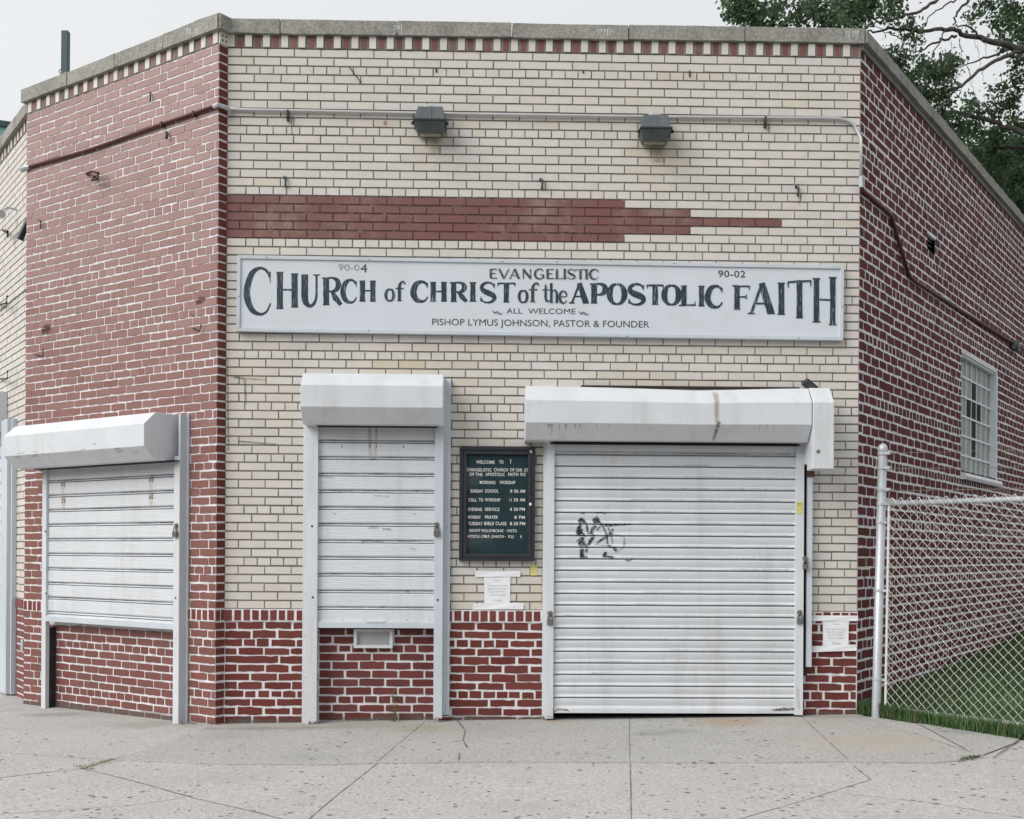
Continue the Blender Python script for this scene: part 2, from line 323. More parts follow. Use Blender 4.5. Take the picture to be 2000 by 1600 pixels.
def ribbon(mb, pts, wd, dz, jit=0.5, seg=0.05):
    P = []
    for (u0, v0), (u1, v1) in zip(pts[:-1], pts[1:]):
        a, b = Vector(gpx(u0, v0)), Vector(gpx(u1, v1)); n = max(2, int((b-a).length/seg))
        P += [(a+(b-a)*(k/n), lift(u0+(u1-u0)*k/n, v0+(v1-v0)*k/n)) for k in range(n)]
    P.append((Vector(gpx(*pts[-1])), lift(*pts[-1]))); L_, R_ = [], []
    for i, (p, h) in enumerate(P):
        d = P[min(i+1, len(P)-1)][0]-P[max(i-1, 0)][0]; s_ = Vector((-d.y, d.x, 0)).normalized(); ww = wd*0.5*random.uniform(1-jit, 1+jit)
        p = p+s_*random.uniform(-.12, .12)*wd
        for S, sg in ((L_, 1), (R_, -1)):
            q = p+s_*ww*sg; S.append((q.x, q.y, zg(q.x, q.y)+h))
    for i in range(len(P)-1): mb.face([R_[i], R_[i+1], L_[i+1], L_[i]])
for pts, wd in JN:
    mb = MB(); ribbon(mb, pts, wd*.8, 0.0125); obj('joint', mb, M_gap, side)
for pts, wd in CR:
    mb = MB(); ribbon(mb, pts, wd, 0.0125, 0.7, 0.02); obj('crack', mb, M_gap, side)
mb = MB()
for _ in range(820):
    u, v = random.uniform(-20, 2020), 1402+208*random.random()**0.9
    if u < 420 and v < 1430: continue
    h_ = lift(u, v)-.0004; p = gpx(u, v, h_)
    if p[1] > 8.75: continue
    r = random.choice([.005, .006, .007, .008, .010, .012, .016]); e = random.uniform(.6, 1.2)
    mb.face([(p[0]+r*math.cos(a)*random.uniform(.75, 1.2), p[1]+r*e*math.sin(a)*random.uniform(.75, 1.2), zg(p[0], p[1])+h_) for a in np.linspace(0, 2*math.pi, 9)[:-1]])
o = obj('gum_spots', mb, M_gum, side); o['kind'] = 'stuff'
# ------------------------------------------------------------ walls
def lerp(a, b, t): return tuple(x+(y-x)*t for x, y in zip(a, b))
def subtract(iv, h):
    out = []
    for a, b in iv:
        if h[1] <= a or h[0] >= b: out.append((a, b)); continue
        if h[0]-a > 0.012: out.append((a, h[0]))
        if b-h[1] > 0.012: out.append((h[1], b))
    return out
def brick(mb, F, a, b, z0, z1, proud, wob, c, d0=0.0):
    if wob == 0:
        j = lambda: random.uniform(-.0012, .0012); p = proud+random.uniform(-.0012, .0012)
        o4 = [(a+j(), z0+j()), (b+j(), z0+j()), (b+j(), z1+j()), (a+j(), z1+j())]
    else:
        n = max(1, int((b-a)/0.045)); j = lambda k=1.0: random.gauss(0, wob*k); p = proud
        t0, t1 = j(.8), j(.8)
        lo = [(a+(b-a)*k/n, z0+j(.55)+t0*(0.5 if k % 2 else 1)) for k in range(n+1)]
        hi = [(a+(b-a)*k/n, z1+j(.55)+t1*(0.5 if k % 2 else 1)) for k in range(n, -1, -1)]
        e0, e1 = j(.7), j(.7)
        lo[0] = (lo[0][0]+e0+.002, lo[0][1]+.0015); lo[-1] = (lo[-1][0]+e1-.002, lo[-1][1]+.0015); hi[0] = (hi[0][0]+e1-.002, hi[0][1]-.0015); hi[-1] = (hi[-1][0]+e0+.002, hi[-1][1]-.0015)
        o4 = lo+hi
    n = len(o4); A = [F.p(s, d0-0.004, z) for s, z in o4]; B = [F.p(s, d0+p, z) for s, z in o4]
    mb.poly(A+B, [tuple(range(n, 2*n))]+[(i, (i+1) % n, n+(i+1) % n, n+i) for i in range(n)], c)
def rows_down(mb, F, ztop, rows, s0, s1, M, col, holes=(), joint=0.009, proud=0.005, wob=0.0, d0=0.0, edge=0.0, zj=None, vj=0.0, miss=0.0):
    """rows: list of (kind, height) from the top down; kinds 0 / 1 stretchers, H headers, R rowlocks"""
    z = ztop; zj = joint if zj is None else zj
    for i, (k, h) in enumerate(rows):
        if k == '0': xs = np.arange(s0, s1+1e-6, M)
        elif k == '1': xs = np.concatenate([[s0], np.arange(s0+M/2, s1+1e-6, M)])
        elif k == 'H': xs = np.concatenate([[s0], np.arange(s0+M*0.72, s1+1e-6, M/2)])
        else: xs = np.arange(s0, s1+1e-6, 0.0678)
        xs = list(xs)
        if s1-xs[-1] < 0.035: xs[-1] = s1
        else: xs.append(s1)
        zt, zb = z-zj/2, z-h+zj/2
        if vj: xs = [xs[0]]+[x+random.gauss(0, vj) for x in xs[1:-1]]+[xs[-1]]
        if miss: xs = [x for j_, x in enumerate(xs) if j_ in (0, len(xs)-1) or random.random() > miss]
        for a, b in zip(xs[:-1], xs[1:]):
            aa = a+(joint/2 if a > s0+1e-6 else edge); bb = b-(joint/2 if b < s1-1e-6 else edge)
            iv = [(aa, bb)]
            for h_ in holes:
                if h_[2] < (zt+zb)/2 < h_[3]: iv = subtract(iv, h_)
            for p, q in iv: brick(mb, F, p, q, zb, zt, proud, wob, col((p+q)/2, (zt+zb)/2, k, i), d0)
        z -= h
    return z
def plane_holes(mb, F, s0, s1, z0, z1, holes, d=0.0):
    ss = sorted({s0, s1, *[x for h in holes for x in h[:2] if s0 < x < s1]}); zs = sorted({z0, z1, *[x for h in holes for x in h[2:] if z0 < x < z1]})
    for a, b in zip(ss[:-1], ss[1:]):
        for c, e in zip(zs[:-1], zs[1:]):
            m_, n_ = (a+b)/2, (c+e)/2
            if any(h[0] < m_ < h[1] and h[2] < n_ < h[3] for h in holes): continue
            mb.face([F.p(a, d, c), F.p(b, d, c), F.p(b, d, e), F.p(a, d, e)])
bld = thing('brick_building', 'one-storey corner church of cream and red painted brick with shuttered openings and stone coping', 'building', (0, 8.9, 0))
CH, CHS, BM = 0.06605, 0.0805, 0.20333
ZT, ZROW = 5.152, 0.859            # top of first course, top of rowlock course
HDR = {3, 10, 17, 23, 29, 36, 42, 48, 54, 60}
def kinds(n, hdr, flip=0):
    out = []; s = flip
    for i in range(1, n+1):
        if i in hdr: out.append('H')
        else: s ^= 1; out.append('1' if s else '0')
    return out
# cream front: holes
def rect(F, u0, u1, v0, v1, d=0.0):
    um, vm = (u0+u1)/2, (v0+v1)/2
    return (px(F, u0, vm, d)[0], px(F, u1, vm, d)[0], px(F, um, v1, d)[1], px(F, um, v0, d)[1])
hw = rect(FF, 1083, 1556, 868, 1398); hw = (hw[0], hw[1], 0.0, hw[3])
hd = rect(FF, 616, 852, 828, 1226)
hl = rect(FP, 92, 345, 903, 1395); hl = (hl[0], hl[1], -0.2, hl[3])
STN = [px(FF, 1050, 240)+(2.6, .035, .55), px(FF, 1050, 680)+(2.4, .05, .35), px(FF, 1050, 1170)+(2.6, .10, .25), px(FF, 500, 800)+(.3, .5, .2), px(FF, 840, 285)+(.14, .16, .8), px(FF, 1285, 300)+(.20, .22, .9), px(FF, 752, 240)+(.05, .04, .7), px(FF, 562, 245)+(.04, .10, .6), px(FF, 1330, 150)+(.35, .05, .6), px(FF, 800, 712)+(.45, .07, .9),
       px(FF, 1290, 745)+(.45, .05, .9), px(FF, 1050, 1150)+(.06, .5, .7), px(FF, 900, 770)+(.10, .2, .5), px(FF, 610, 145)+(.05, .03, .7), px(FF, 1560, 395)+(.04, .06, .5), px(FF, 970, 880)+(.3, .06, .5)]
def ccol(s, z, k, i):
    c = [(.58, .545, .50), (.585, .55, .51), (.575, .55, .52), (.58, .557, .53), (.58, .545, .495)][random.randrange(5)]
    f = random.uniform(.965, 1.025); c = tuple(x*f for x in c)
    if random.random() < .015: c = lerp(c, (.56, .51, .40), .55)
    for (sx, sz, rx, rz, a) in STN:
        e = ((s-sx)/rx)**2+((z-sz)/rz)**2
        if e < 2: c = lerp(c, (.50, .43, .31), a*math.exp(-e)*random.uniform(.4, 1))
    return c
def rcol(base, var=.12):
    def f(s, z, k, i):
        q = random.uniform(1-var, 1+var); w_ = random.uniform(.9, 1.12)
        return (base[0]*q, base[1]*q*w_, base[2]*q*w_)
    return f
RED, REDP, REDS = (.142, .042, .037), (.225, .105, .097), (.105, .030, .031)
kf = kinds(65, HDR, 0)
kf[1-1] = '1'
pat = {1: '1', 2: '0', 3: 'H', 4: '0', 5: '1', 6: '0', 7: '1', 8: '0', 9: '1', 10: 'H', 11: '1', 12: '0', 13: '1', 14: '0', 15: '1', 16: '0', 17: 'H', 18: '0', 19: '1', 20: '0', 21: '1', 22: '0', 23: 'H'}
for k_, v_ in pat.items(): kf[k_-1] = v_
redx = {18: 1212, 19: 1366, 20: 1518, 21: 1367, 22: 1214}
rs = {r: px(FF, u, 430)[0] for r, u in redx.items()}
def fcol(s, z, k, i):
    r = i+1
    if r in rs and s < rs[r]: return rcol((.165, .070, .061), .05)(s, z, k, i)
    return ccol(s, z, k, i)
wall_f = MB(); rows_down(wall_f, FF, ZT, [(k, CH) for k in kf], 0.0, WF, BM, fcol, [hw, hd], 0.009, 0.005, edge=0.004, zj=.0125, vj=.0012)
mort = MB(); plane_holes(mort, FF, 0, WF, ZROW+0.001, ZT+0.11, [hw, hd])
wf = obj('wall', wall_f, M_cream, bld, tint=True); wf['label'] = 'cream brick front wall with a leftover band of red painted bricks'
obj('mortar', mort, M_mgrey, wf)
mr = MB(); zt = ZT-17*CH
for r in range(18, 23):
    z1 = ZT-(r-1)*CH; e = rs[r]; mr.face([FF.p(0, .0015, z1-CH), FF.p(e, .0015, z1-CH), FF.p(e, .0015, z1), FF.p(0, .0015, z1)])
obj('painted_joints', mr, M_mred, wf)
# red base of the front
zb0 = ZROW-0.095
rb = MB(); kb_ = kinds(13, {3, 9}, 0)
hd2 = rect(FF, 621, 848, 1226, 1500); hd2 = (hd2[0], hd2[1], -1, hd2[3])
rows_down(rb, FF, zb0, [(k, 0.0655) for k in kb_], 0.0, WF, BM, rcol(RED), [hw, hd2], 0.0135, 0.003, 0.0034, edge=0.006, zj=.0130, vj=.005, miss=.04)
# infill under the door shutter, set back a little
rows_down(rb, FF, hd2[3], [(k, 0.0655) for k in kinds(12, {3, 9}, 1)], hd2[0], hd2[1], BM, rcol((.140, .047, .045)), [rect(FF, 690, 770, 1226, 1267)], 0.0135, 0.005, 0.0022, d0=-0.035, edge=0.004, vj=.003)
mort = MB(); plane_holes(mort, FF, 0, WF, -0.3, ZROW-0.096, [hw, hd2]); plane_holes(mort, FF, hd2[0], hd2[1], -0.3, hd2[3], [], -0.035)
for a in (hd2[0], hd2[1]): mort.face([FF.p(a, -.035, -.3), FF.p(a, 0, -.3), FF.p(a, 0, hd2[3]), FF.p(a, -.035, hd2[3])])
wb = obj('wall_base', rb, M_redp, bld, tint=True); obj('mortar', mort, M_mwhite, wb)
iv = subtract(subtract([(0, WF)], (hw[0], hw[1])), (px(FF, 592, 1200)[0], px(FF, 868, 1200)[0]))
def sill_course(F, a, b, c):
    sc = MB(); rows_down(sc, F, ZROW, [('R', 0.095)], a, b, BM, rcol(c), [], 0.0135, 0.012, 0.0024, edge=.004, vj=.002); si = obj('sill_course', sc, M_redp, bld, tint=True)
    ms = MB(); ms.box(F, a, b, -0.02, 0.010, ZROW-0.095, ZROW); obj('mortar', ms, M_mwhite, si)
for a, b in iv: sill_course(FF, a, b, (.165, .050, .046))
# dentil band + coping on the front
def dentils(F, s0, s1, z0, z1, nm, step=0.1355, label=None, red=(.17, .058, .052), start=0.0):
    mb = MB(); mm = MB(); mm.face([F.p(s0, .005, z0), F.p(s1, .005, z0), F.p(s1, .005, z1+.02), F.p(s0, .005, z1+.02)])
    s = s0+start
    while s < s1-0.03:
        j = random.uniform(-.003, .003); q = random.uniform(.93, 1.05)
        mb.box(F, s+j, min(s+j+.052, s1), 0, .013+random.uniform(-.003, .004), z0+.004, z1, (.60*q, .575*q, .53*q))
        if s+.066+.056 < s1:
            q = random.uniform(.75, 1.15); mb.box(F, s+.072+j, s+.072+.044+j, 0, .0065, z0+.004, z1-.003, (red[0]*q, red[1]*q*random.uniform(.9, 1.25), red[2]*q))
        s += step
    o = obj('dentil_course', mb, M_cream, bld, tint=True, bevel=.002); obj('mortar', mm, M_mgrey, o); return o
dentils(FF, 0.0, WF, ZT+.002, ZT+.100, 'front')
def coping(F, s0, s1, z0, z1, over, back, joints, mitre0=0.0, mitre1=0.0):
    mb = MB(); js = [s0]+list(joints)+[s1]
    for i, (a, b) in enumerate(zip(js[:-1], js[1:])):
        h = random.uniform(-.003, .003); ga, gb = (.004 if i else 0), (.004 if i < len(js)-2 else 0)
        m0, m1 = (mitre0 if i == 0 else 0), (mitre1 if i == len(js)-2 else 0)
        n = max(1, int((b-a)/.12)); P = []
        for k in range(n+1):
            s = a+ga+(b-gb-a-ga)*k/n; fs = s-(m0 if k == 0 else 0)+(m1 if k == n else 0); j = lambda: random.uniform(-.003, .003)
            P.append([F.p(fs, over+j(), z0+h+j()), F.p(fs, over+j(), z1+h+j()), F.p(fs, over-.012, z1+h+.007), F.p(s, -back, z1+h+.02), F.p(s, -back, z0)])
        v = [q for p in P for q in p]; m5 = 5
        f = [(k*m5+i_, k*m5+(i_+1) % m5, (k+1)*m5+(i_+1) % m5, (k+1)*m5+i_) for k in range(n) for i_ in range(m5)]
        f += [tuple(range(m5)), tuple(n*m5+i_ for i_ in range(m5-1, -1, -1))]
        mb.poly(v, f)
    return obj('coping', mb, M_cop, bld)
jp = [px(FF, u, 60, .035)[0] for u in (547, 775, 1000, 1228, 1455)]
coping(FF, -0.01, WF+.004, 5.255, 5.362, .038, .28, jp, 0.0, .012)
# red chamfer panel
zP0 = -0.3
pc = rcol(REDP, .07)
SPT = [px(FP, 90, 642)+(.05,), px(FP, 391, 588)+(.035,), ]
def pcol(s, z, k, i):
    f = max(0.0, min(1.0, (z-1.6)/3.0+random.gauss(0, .10))); q = random.uniform(.93, 1.07)     # sky glare painted in: bricks lighter and pinker towards the top
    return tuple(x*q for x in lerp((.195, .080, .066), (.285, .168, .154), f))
wp = MB(); kp = kinds(65, {6, 12, 18, 24, 31, 37, 43, 49, 55, 61}, 1)
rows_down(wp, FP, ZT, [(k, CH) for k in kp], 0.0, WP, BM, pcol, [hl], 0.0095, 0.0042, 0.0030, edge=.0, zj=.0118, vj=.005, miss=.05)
rows_down(wp, FP, zb0, [(k, .0655) for k in kinds(15, {3, 9}, 0)], 0.0, WP, BM, rcol((.185, .068, .056)), [hl], 0.0125, 0.005, 0.0028, edge=.0, vj=.004, miss=.03)
# recessed infill under the shutter
RD = 0.020
rows_down(wp, FP, px(FP, 215, 1226, -RD)[1], [(k, .0655) for k in kinds(15, {3, 9}, 0)], hl[0], hl[1], BM, rcol((.165, .058, .050)), [], 0.0135, 0.005, 0.0022, d0=-RD, edge=.003, vj=.003)
mp_ = MB(); plane_holes(mp_, FP, 0, WP, -0.3, ZT+.11, [hl]); plane_holes(mp_, FP, hl[0], hl[1], -.3, hl[3], [], -RD)
for a in (hl[0], hl[1]): mp_.face([FP.p(a, -RD, -.3), FP.p(a, 0, -.3), FP.p(a, 0, hl[3]), FP.p(a, -RD, hl[3])])
o = obj('wall', wp, M_gloss, bld, tint=True); o['label'] = 'pinkish red brick panel with white painted joints on the left'
obj('mortar', mp_, M_mpanel, o)
for a, b in subtract([(0, WP)], (hl[0]-.03, hl[1]+.11)): sill_course(FP, a, b, (.175, .056, .051))
dentils(FP, 0.0, WP, ZT+.002, ZT+.098, 'panel', red=(.19, .085, .078), step=.1355, start=.03)
coping(FP, -.03, WP+.03, 5.250, 5.362, .045, .30, [.65, 1.3, 1.92])
# narrow return of the panel (dark red brick ends)
wr = MB(); rows_down(wr, FT, ZT, [('0', CH)]*65, 0.0, RT, .3, rcol(RED, .14), [], .012, .004, .002, edge=.001)
rows_down(wr, FT, zb0, [('0', .0655)]*15, 0.0, RT, .3, rcol(RED, .14), [], .0135, .004, .002, edge=.001)
rows_down(wr, FT, ZROW, [('0', .095)], 0.0, RT, .045, rcol(RED), [], .0135, .010, .002)
m_ = MB(); m_.face([FT.p(0, 0, -.3), FT.p(RT, 0, -.3), FT.p(RT, 0, ZT+.12), FT.p(0, 0, ZT+.12)])
o = obj('wall_return', wr, M_redp, bld, tint=True); obj('mortar', m_, M_mwhite, o)
cb = MB(); cb.box(FT, -.002, RT-.008, 0, .012, ZT+.004, ZT+.098, (.60, .56, .47)); cbo = obj('corner_brick', cb, M_cream, bld, tint=True, bevel=.002)
hb = MB()
for a in (.026, .058):
    for z in (ZT+.034, ZT+.07): hb.lathe(FT.p(a, .0115, z), [(.0085, 0), (.0085, .0012)], 10, (FT.n[0], FT.n[1], 0))
obj('core_hole', hb, M_blk, cbo)
cp = MB(); cp.prism(FT, -.03, RT+.005, [(-.25, 5.25), (.05, 5.25), (.05, 5.362), (.04, 5.368), (-.25, 5.38)]); obj('coping', cp, M_cop, bld)
# cream wall running away on the left
wc = MB(); kc = kinds(65, {3, 10, 17, 23, 29, 36, 42, 48, 54, 60}, 0)
rows_down(wc, FC, ZT-.01, [(k, CH) for k in kc], 0.0, LC, BM, ccol, [], .0085, .005, edge=.0, zj=.012)
mc = MB(); plane_holes(mc, FC, 0, LC, ZROW-.01, ZT+.11, [])
mc.face([FP.p(0, 0, -.3), FP.p(0, -.09, -.3), FP.p(0, -.09, ZT+.1), FP.p(0, 0, ZT+.1)])
o = obj('wall', wc, M_cream, bld, tint=True); o['label'] = 'cream brick side wall receding at the left edge'; obj('mortar', mc, M_mgrey, o)
wcb = MB(); rows_down(wcb, FC, zb0-.01, [(k, .0655) for k in kinds(15, {3, 9}, 0)], 0.0, LC, BM, rcol((.21, .095, .088)), [], .0135, .005, .0022, vj=.003)
rows_down(wcb, FC, ZROW-.01, [('R', .095)], 0.0, LC, BM, rcol((.21, .095, .088)), [], .012, .014, .002)
m_ = MB(); plane_holes(m_, FC, 0, LC, -.3, ZROW-.012, [])
o = obj('wall_base', wcb, M_redp, bld, tint=True); obj('mortar', m_, M_mwhite, o)
dentils(FC, 0.0, LC, ZT-.008, ZT+.088, 'left', step=.1355)
coping(FC, 0, LC+.02, 5.235, 5.345, .05, .3, list(np.arange(.4, LC, .62)))
# dark red wall receding on the right
hwin = rect(FS, 1878, 1946, 0, 0); s0w, s1w = px(FS, 1877, 800)[0], px(FS, 1947, 830)[0]
zw0, zw1 = px(FS, 1912, 932)[1], px(FS, 1912, 708)[1]; hwin = (s0w, s1w, zw0, zw1)
hv = (px(FS, 1811, 470)[0], px(FS, 1826, 480)[0], px(FS, 1818, 493)[1], px(FS, 1818, 462)[1])
wsd = MB(); nS = 71; hS = set(range(4, 72, 6))
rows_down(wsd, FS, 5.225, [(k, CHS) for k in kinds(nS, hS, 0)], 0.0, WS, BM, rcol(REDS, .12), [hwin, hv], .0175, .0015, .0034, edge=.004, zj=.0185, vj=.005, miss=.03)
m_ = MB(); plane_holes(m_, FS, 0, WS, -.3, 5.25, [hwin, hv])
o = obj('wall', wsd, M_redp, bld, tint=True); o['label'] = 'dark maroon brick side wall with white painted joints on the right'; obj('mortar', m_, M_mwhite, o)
tr = MB(); tr.box(FS, 0.0, WS, 0, .018, 5.215, 5.262); obj('mortar_strip', tr, M_mgrey, bld)
coping(FS, 0.0, WS, 5.262, 5.362, .05, .3, list(np.arange(.9, WS, .95)), .0, 0)
# body behind the walls: roof and back
rf = MB(); bk = FS.p(WS, 0, 0); lf = FC.p(0, 0, 0)
ring = [FC.p(0, -.05, 0), FC.p(LC, -.05, 0), FP.p(0, -.05, 0), FP.p(WP, -.05, 0), FF.p(0, -.05, 0), FF.p(WF, -.05, 0), FS.p(0, -.05, 0), FS.p(WS, -.05, 0), (2.0, 22.5, 0), (-4, 22.5, 0)]
rf.face([(x, y, 5.0) for x, y, z in ring]); obj('roof', rf, M_roof, bld)
bw = MB(); q = [FS.p(WS, 0, 0), (2.0, 22.5, 0), (-4, 22.5, 0), FC.p(0, 0, 0)]
for a, b in zip(q[:-1], q[1:]): bw.face([(a[0], a[1], -.3), (b[0], b[1], -.3), (b[0], b[1], 5.35), (a[0], a[1], 5.35)])
obj('back_wall', bw, M_mwhite, bld)
iv_ = MB(); iv_.box(FF, hw[0]-.02, hw[1]+.02, -.45, -.25, -.2, hw[3]+.05); iv_.box(FF, hd[0]-.02, hd[1]+.02, -.30, -.20, hd[2]-.05, hd[3]+.05); obj('dark_interior', iv_, M_blk, bld)
# glass block window + vent of the right wall
wn = MB(); wn.box(FS, s0w, s1w, -.10, -.07, zw0, zw1); win = obj('window', wn, M_glassb, bld)
nb, nr = 7, 6; fw = (s1w-s0w); gb = MB(); dk = MB(); fr_ = MB()
cw, rh = (fw-.05)/nb, (zw1-zw0)/nr
for i in range(nb+1): gb.box(FS, s0w+.01+i*cw-.009, s0w+.01+i*cw+.009, -.07, -.058, zw0, zw1)
for j in range(nr+1): gb.box(FS, s0w, s1w-.04, -.07, -.056, zw0+j*rh-.010, zw0+j*rh+.010)
for (i, j) in ((3, 4), (2, 3), (3, 3), (4, 3), (3, 2), (3, 1)): dk.box(FS, s0w+.01+i*cw+.009, s0w+.01+(i+1)*cw-.009, -.07, -.062, zw0+j*rh+.010, zw0+(j+1)*rh-.010)
obj('grout', gb, M_trim, win); dko = obj('dark_glass_blocks', dk, M_blk, win); dko['label'] = 'cross of dark glass blocks'
fr_.box(FS, s1w-.04, s1w+.0, -.07, .006, zw0, zw1); fr_.box(FS, s0w, s1w, -.07, -.02, zw1-.02, zw1+.005); obj('frame', fr_, M_trim, win)
sl_ = MB(); sl_.prism(FS, s0w-.02, s1w+.05, [(-.07, zw0-.065), (.045, zw0-.065), (.060, zw0-.035), (.045, zw0-.002), (-.07, zw0+.03)]); obj('sill', sl_, M_trim, win)
rv = MB()
for a in (s0w, s1w): rv.face([FS.p(a, -.1, zw0), FS.p(a, 0, zw0), FS.p(a, 0, zw1), FS.p(a, -.1, zw1)])
rv.face([FS.p(s0w, -.1, zw1), FS.p(s1w, -.1, zw1), FS.p(s1w, 0, zw1), FS.p(s0w, 0, zw1)]); obj('reveal', rv, M_trim, win)
vb = MB(); vb.box(FS, hv[0], hv[1], -.12, -.08, hv[2], hv[3]); vo = obj('vent', vb, M_blk, bld)
vs = MB()
for k in range(1, 4):
    z = hv[2]+(hv[3]-hv[2])*k/3.4; vs.prism(FS, hv[0], hv[1], [(-.08, z+.02), (-.02, z-.02), (-.02, z-.014), (-.08, z+.026)])
obj('louvre', vs, M_dark, vo)
vf = MB(); vf.box(FS, hv[0]-.01, hv[1]+.01, -.03, .006, hv[3], hv[3]+.02); obj('lintel', vf, M_trim, vo)
# mail flap panel under the door shutter
mf = rect(FF, 691, 767, 1229, 1266); mb = MB(); t = .024
mb.box(FF, mf[0], mf[1], -.035, .01, mf[2], mf[2]+t); mb.box(FF, mf[0], mf[1], -.035, .01, mf[3]-t*.7, mf[3]); mb.box(FF, mf[0], mf[0]+t, -.035, .01, mf[2]+t, mf[3]-t*.7); mb.box(FF, mf[1]-t, mf[1], -.035, .01, mf[2]+t, mf[3]-t*.7)
mo = obj('mail_slot', mb, M_wht, bld, bevel=.002); mb = MB(); mb.box(FF, mf[0]+t, mf[1]-t, -.034, -.020, mf[2]+t, mf[3]-t*.7); obj('flap', mb, mat('dull_grey_flap', (.36, .365, .37), .5, var=.1, vscale=12), mo)
# ------------------------------------------------------------ roller shutters
PN = [(0, -.012), (.022, .006), (.05, .0125)]
for k in range(1, 12): PN.append((.05+.70*k/12, .0125+(.0008 if k % 2 else 0)))
PN += [(.75, .0125), (.79, .010), (.83, .002), (.845, -.010), (.865, -.008), (.875, .001), (.93, .009), (.955, .010), (.965, .004), (.972, -.012), (.988, -.012)]
PW = [(0, -.014), (.025, .006), (.06, .0135), (.12, .0155), (.35, .0135), (.58, .0085), (.66, .0065), (.68, .0085), (.80, .0140), (.88, .0165), (.905, .0140), (.915, -.004), (.925, -.014), (.985, -.014)]
def prof_d(P, pitch, z1, z):
    f = ((z1-z)/pitch) % 1.0
    for (a, b), (c, d) in zip(P[:-1], P[1:]):
        if a <= f <= c: return b+(d-b)*(f-a)/(c-a+1e-9)
    return 0
def curtain(F, s0, s1, z0, z1, d, pitch, P, parent, m=None, bow=0.0):
    mb = MB(); zs = []; z = z1; k = 0
    while True:
        done = False
        for f, dd in P:
            zz = z1-(k+f)*pitch
            if zz < z0: done = True; break
            zs.append((zz, dd))
        if done: break
        k += 1
    zs.append((z0, 0)); n = 12
    v = [F.p(s0+(s1-s0)*i/n, d+dd+random.uniform(-.0006, .0006), zz+random.uniform(-.0006, .0006)+bow*math.sin(i/n*math.pi)) for zz, dd in zs for i in range(n+1)]
    f = [(j*(n+1)+i, j*(n+1)+i+1, (j+1)*(n+1)+i+1, (j+1)*(n+1)+i) for j in range(len(zs)-1) for i in range(n)]
    mb.poly(v, f); return obj('curtain', mb, m or M_wht, parent)
def housing(F, s0, s1, zt, zu, zl_, zb, D, parent, dt=.25, db=.25, nm='housing', sag=None):
    mb = MB(); pr = lambda g: [(0.006, zt+g), (dt, zt+g), (D, zu+g*.6), (D, zl_+g*.3), (db, zb), (0.006, zb)]
    if not sag: mb.prism(F, s0, s1, pr(0))
    else:
        n = len(sag)-1; V = []; m = 6
        for i, g in enumerate(sag): V += [F.p(s0+(s1-s0)*i/n, d, z) for d, z in pr(g)]
        f = [(i*m+k, (i+1)*m+k, (i+1)*m+(k+1) % m, i*m+(k+1) % m) for i in range(n) for k in range(m)]+[tuple(range(m)), tuple(n*m+k for k in range(m-1, -1, -1))]
        mb.poly(V, f)
    return obj(nm, mb, M_wht, parent, bevel=.004)
def bolts(F, s, d, zs, parent, r=.008):
    for z in zs:
        mb = MB(); mb.lathe(F.p(s, d, z), [(r, 0), (r, .004), (r*.5, .007)], 8, (F.n[0], F.n[1], 0)); obj('bolt', mb, M_wht2, parent)
def padlock(F, s, d, z, label, sc=1.0):
    t = thing('padlock', label, 'padlock', F.p(s, d, z), 'padlocks on the shutter rails')
    mb = MB(); w_ = .024*sc
    mb.box(F, s-w_, s+w_, d, d+.02, z-.045*sc, z); obj('body', mb, M_lock, t, bevel=.003)
    mb = MB(); mb.tube([F.p(s-w_*.62, d+.01, z-.005), F.p(s-w_*.62, d+.01, z+.02), F.p(s-w_*.4, d+.01, z+.034), F.p(s, d+.01, z+.040), F.p(s+w_*.4, d+.01, z+.034), F.p(s+w_*.62, d+.01, z+.02), F.p(s+w_*.62, d+.01, z-.005)], .0045, 8); obj('shackle', mb, M_brass, t, smooth=True)
    mb = MB(); mb.box(F, s-.007, s+.007, d-.006, d+.004, z+.012, z+.062); mb.box(F, s-.02, s+.02, d-.008, d+.001, z+.03, z+.055); obj('hasp', mb, M_lock, t)
    return t
# --- door shutter (middle)
pz = lambda F, u, v, d: px(F, u, v, d)[1]
ps = lambda F, u, v, d: px(F, u, v, d)[0]
sh = thing('roller_shutter', 'narrow white roller shutter ending above a brick infill with a mail flap', 'shutter', FF.p(1.15, 0, .1), 'metal roller shutters')
s0h, s1h = ps(FF, 587, 775, .35), ps(FF, 866, 775, .30)
housing(FF, s0h, s1h, pz(FF, 725, 730, .25), pz(FF, 725, 752.5, .35), pz(FF, 725, 795.5, .35), pz(FF, 725, 829, .25), .35, sh)
dc = .055
zc1, zc0 = pz(FF, 730, 833, dc), pz(FF, 730, 1216, dc)
curtain(FF, ps(FF, 617, 1000, dc), ps(FF, 851, 1000, dc), zc0, zc1, dc, .1272, PN, sh)
zbL, zbR = pz(FF, 606, 1418, .1), pz(FF, 857, 1404, .1)
mb = MB(); mb.box(FF, ps(FF, 603, 1100, .10), ps(FF, 620, 1100, .10), .045, .10, zbL, zc1+.02); mb.box(FF, ps(FF, 592, 1100, .01), ps(FF, 601, 1100, .03), .006, .03, zbL-.01, zc1+.02); mb.box(FF, ps(FF, 600.5, 1100, .03), ps(FF, 603.6, 1100, .1)+.002, .006, .098, zbL, zc1+.02)
gr = obj('guide_rail', mb, M_wht, sh, bevel=.002); bolts(FF, ps(FF, 597, 1100, .03), .03, [pz(FF, 597, v, .03) for v in (858, 1025, 1160, 1240, 1320, 1392)], gr)
mb = MB(); mb.box(FF, ps(FF, 848, 1100, .10), ps(FF, 865, 1100, .10), .045, .10, zbR, zc1+.02); mb.box(FF, ps(FF, 864, 1100, .05), ps(FF, 868, 1100, .05), .006, .06, zbR+.02, pz(FF, 866, 740, .05))
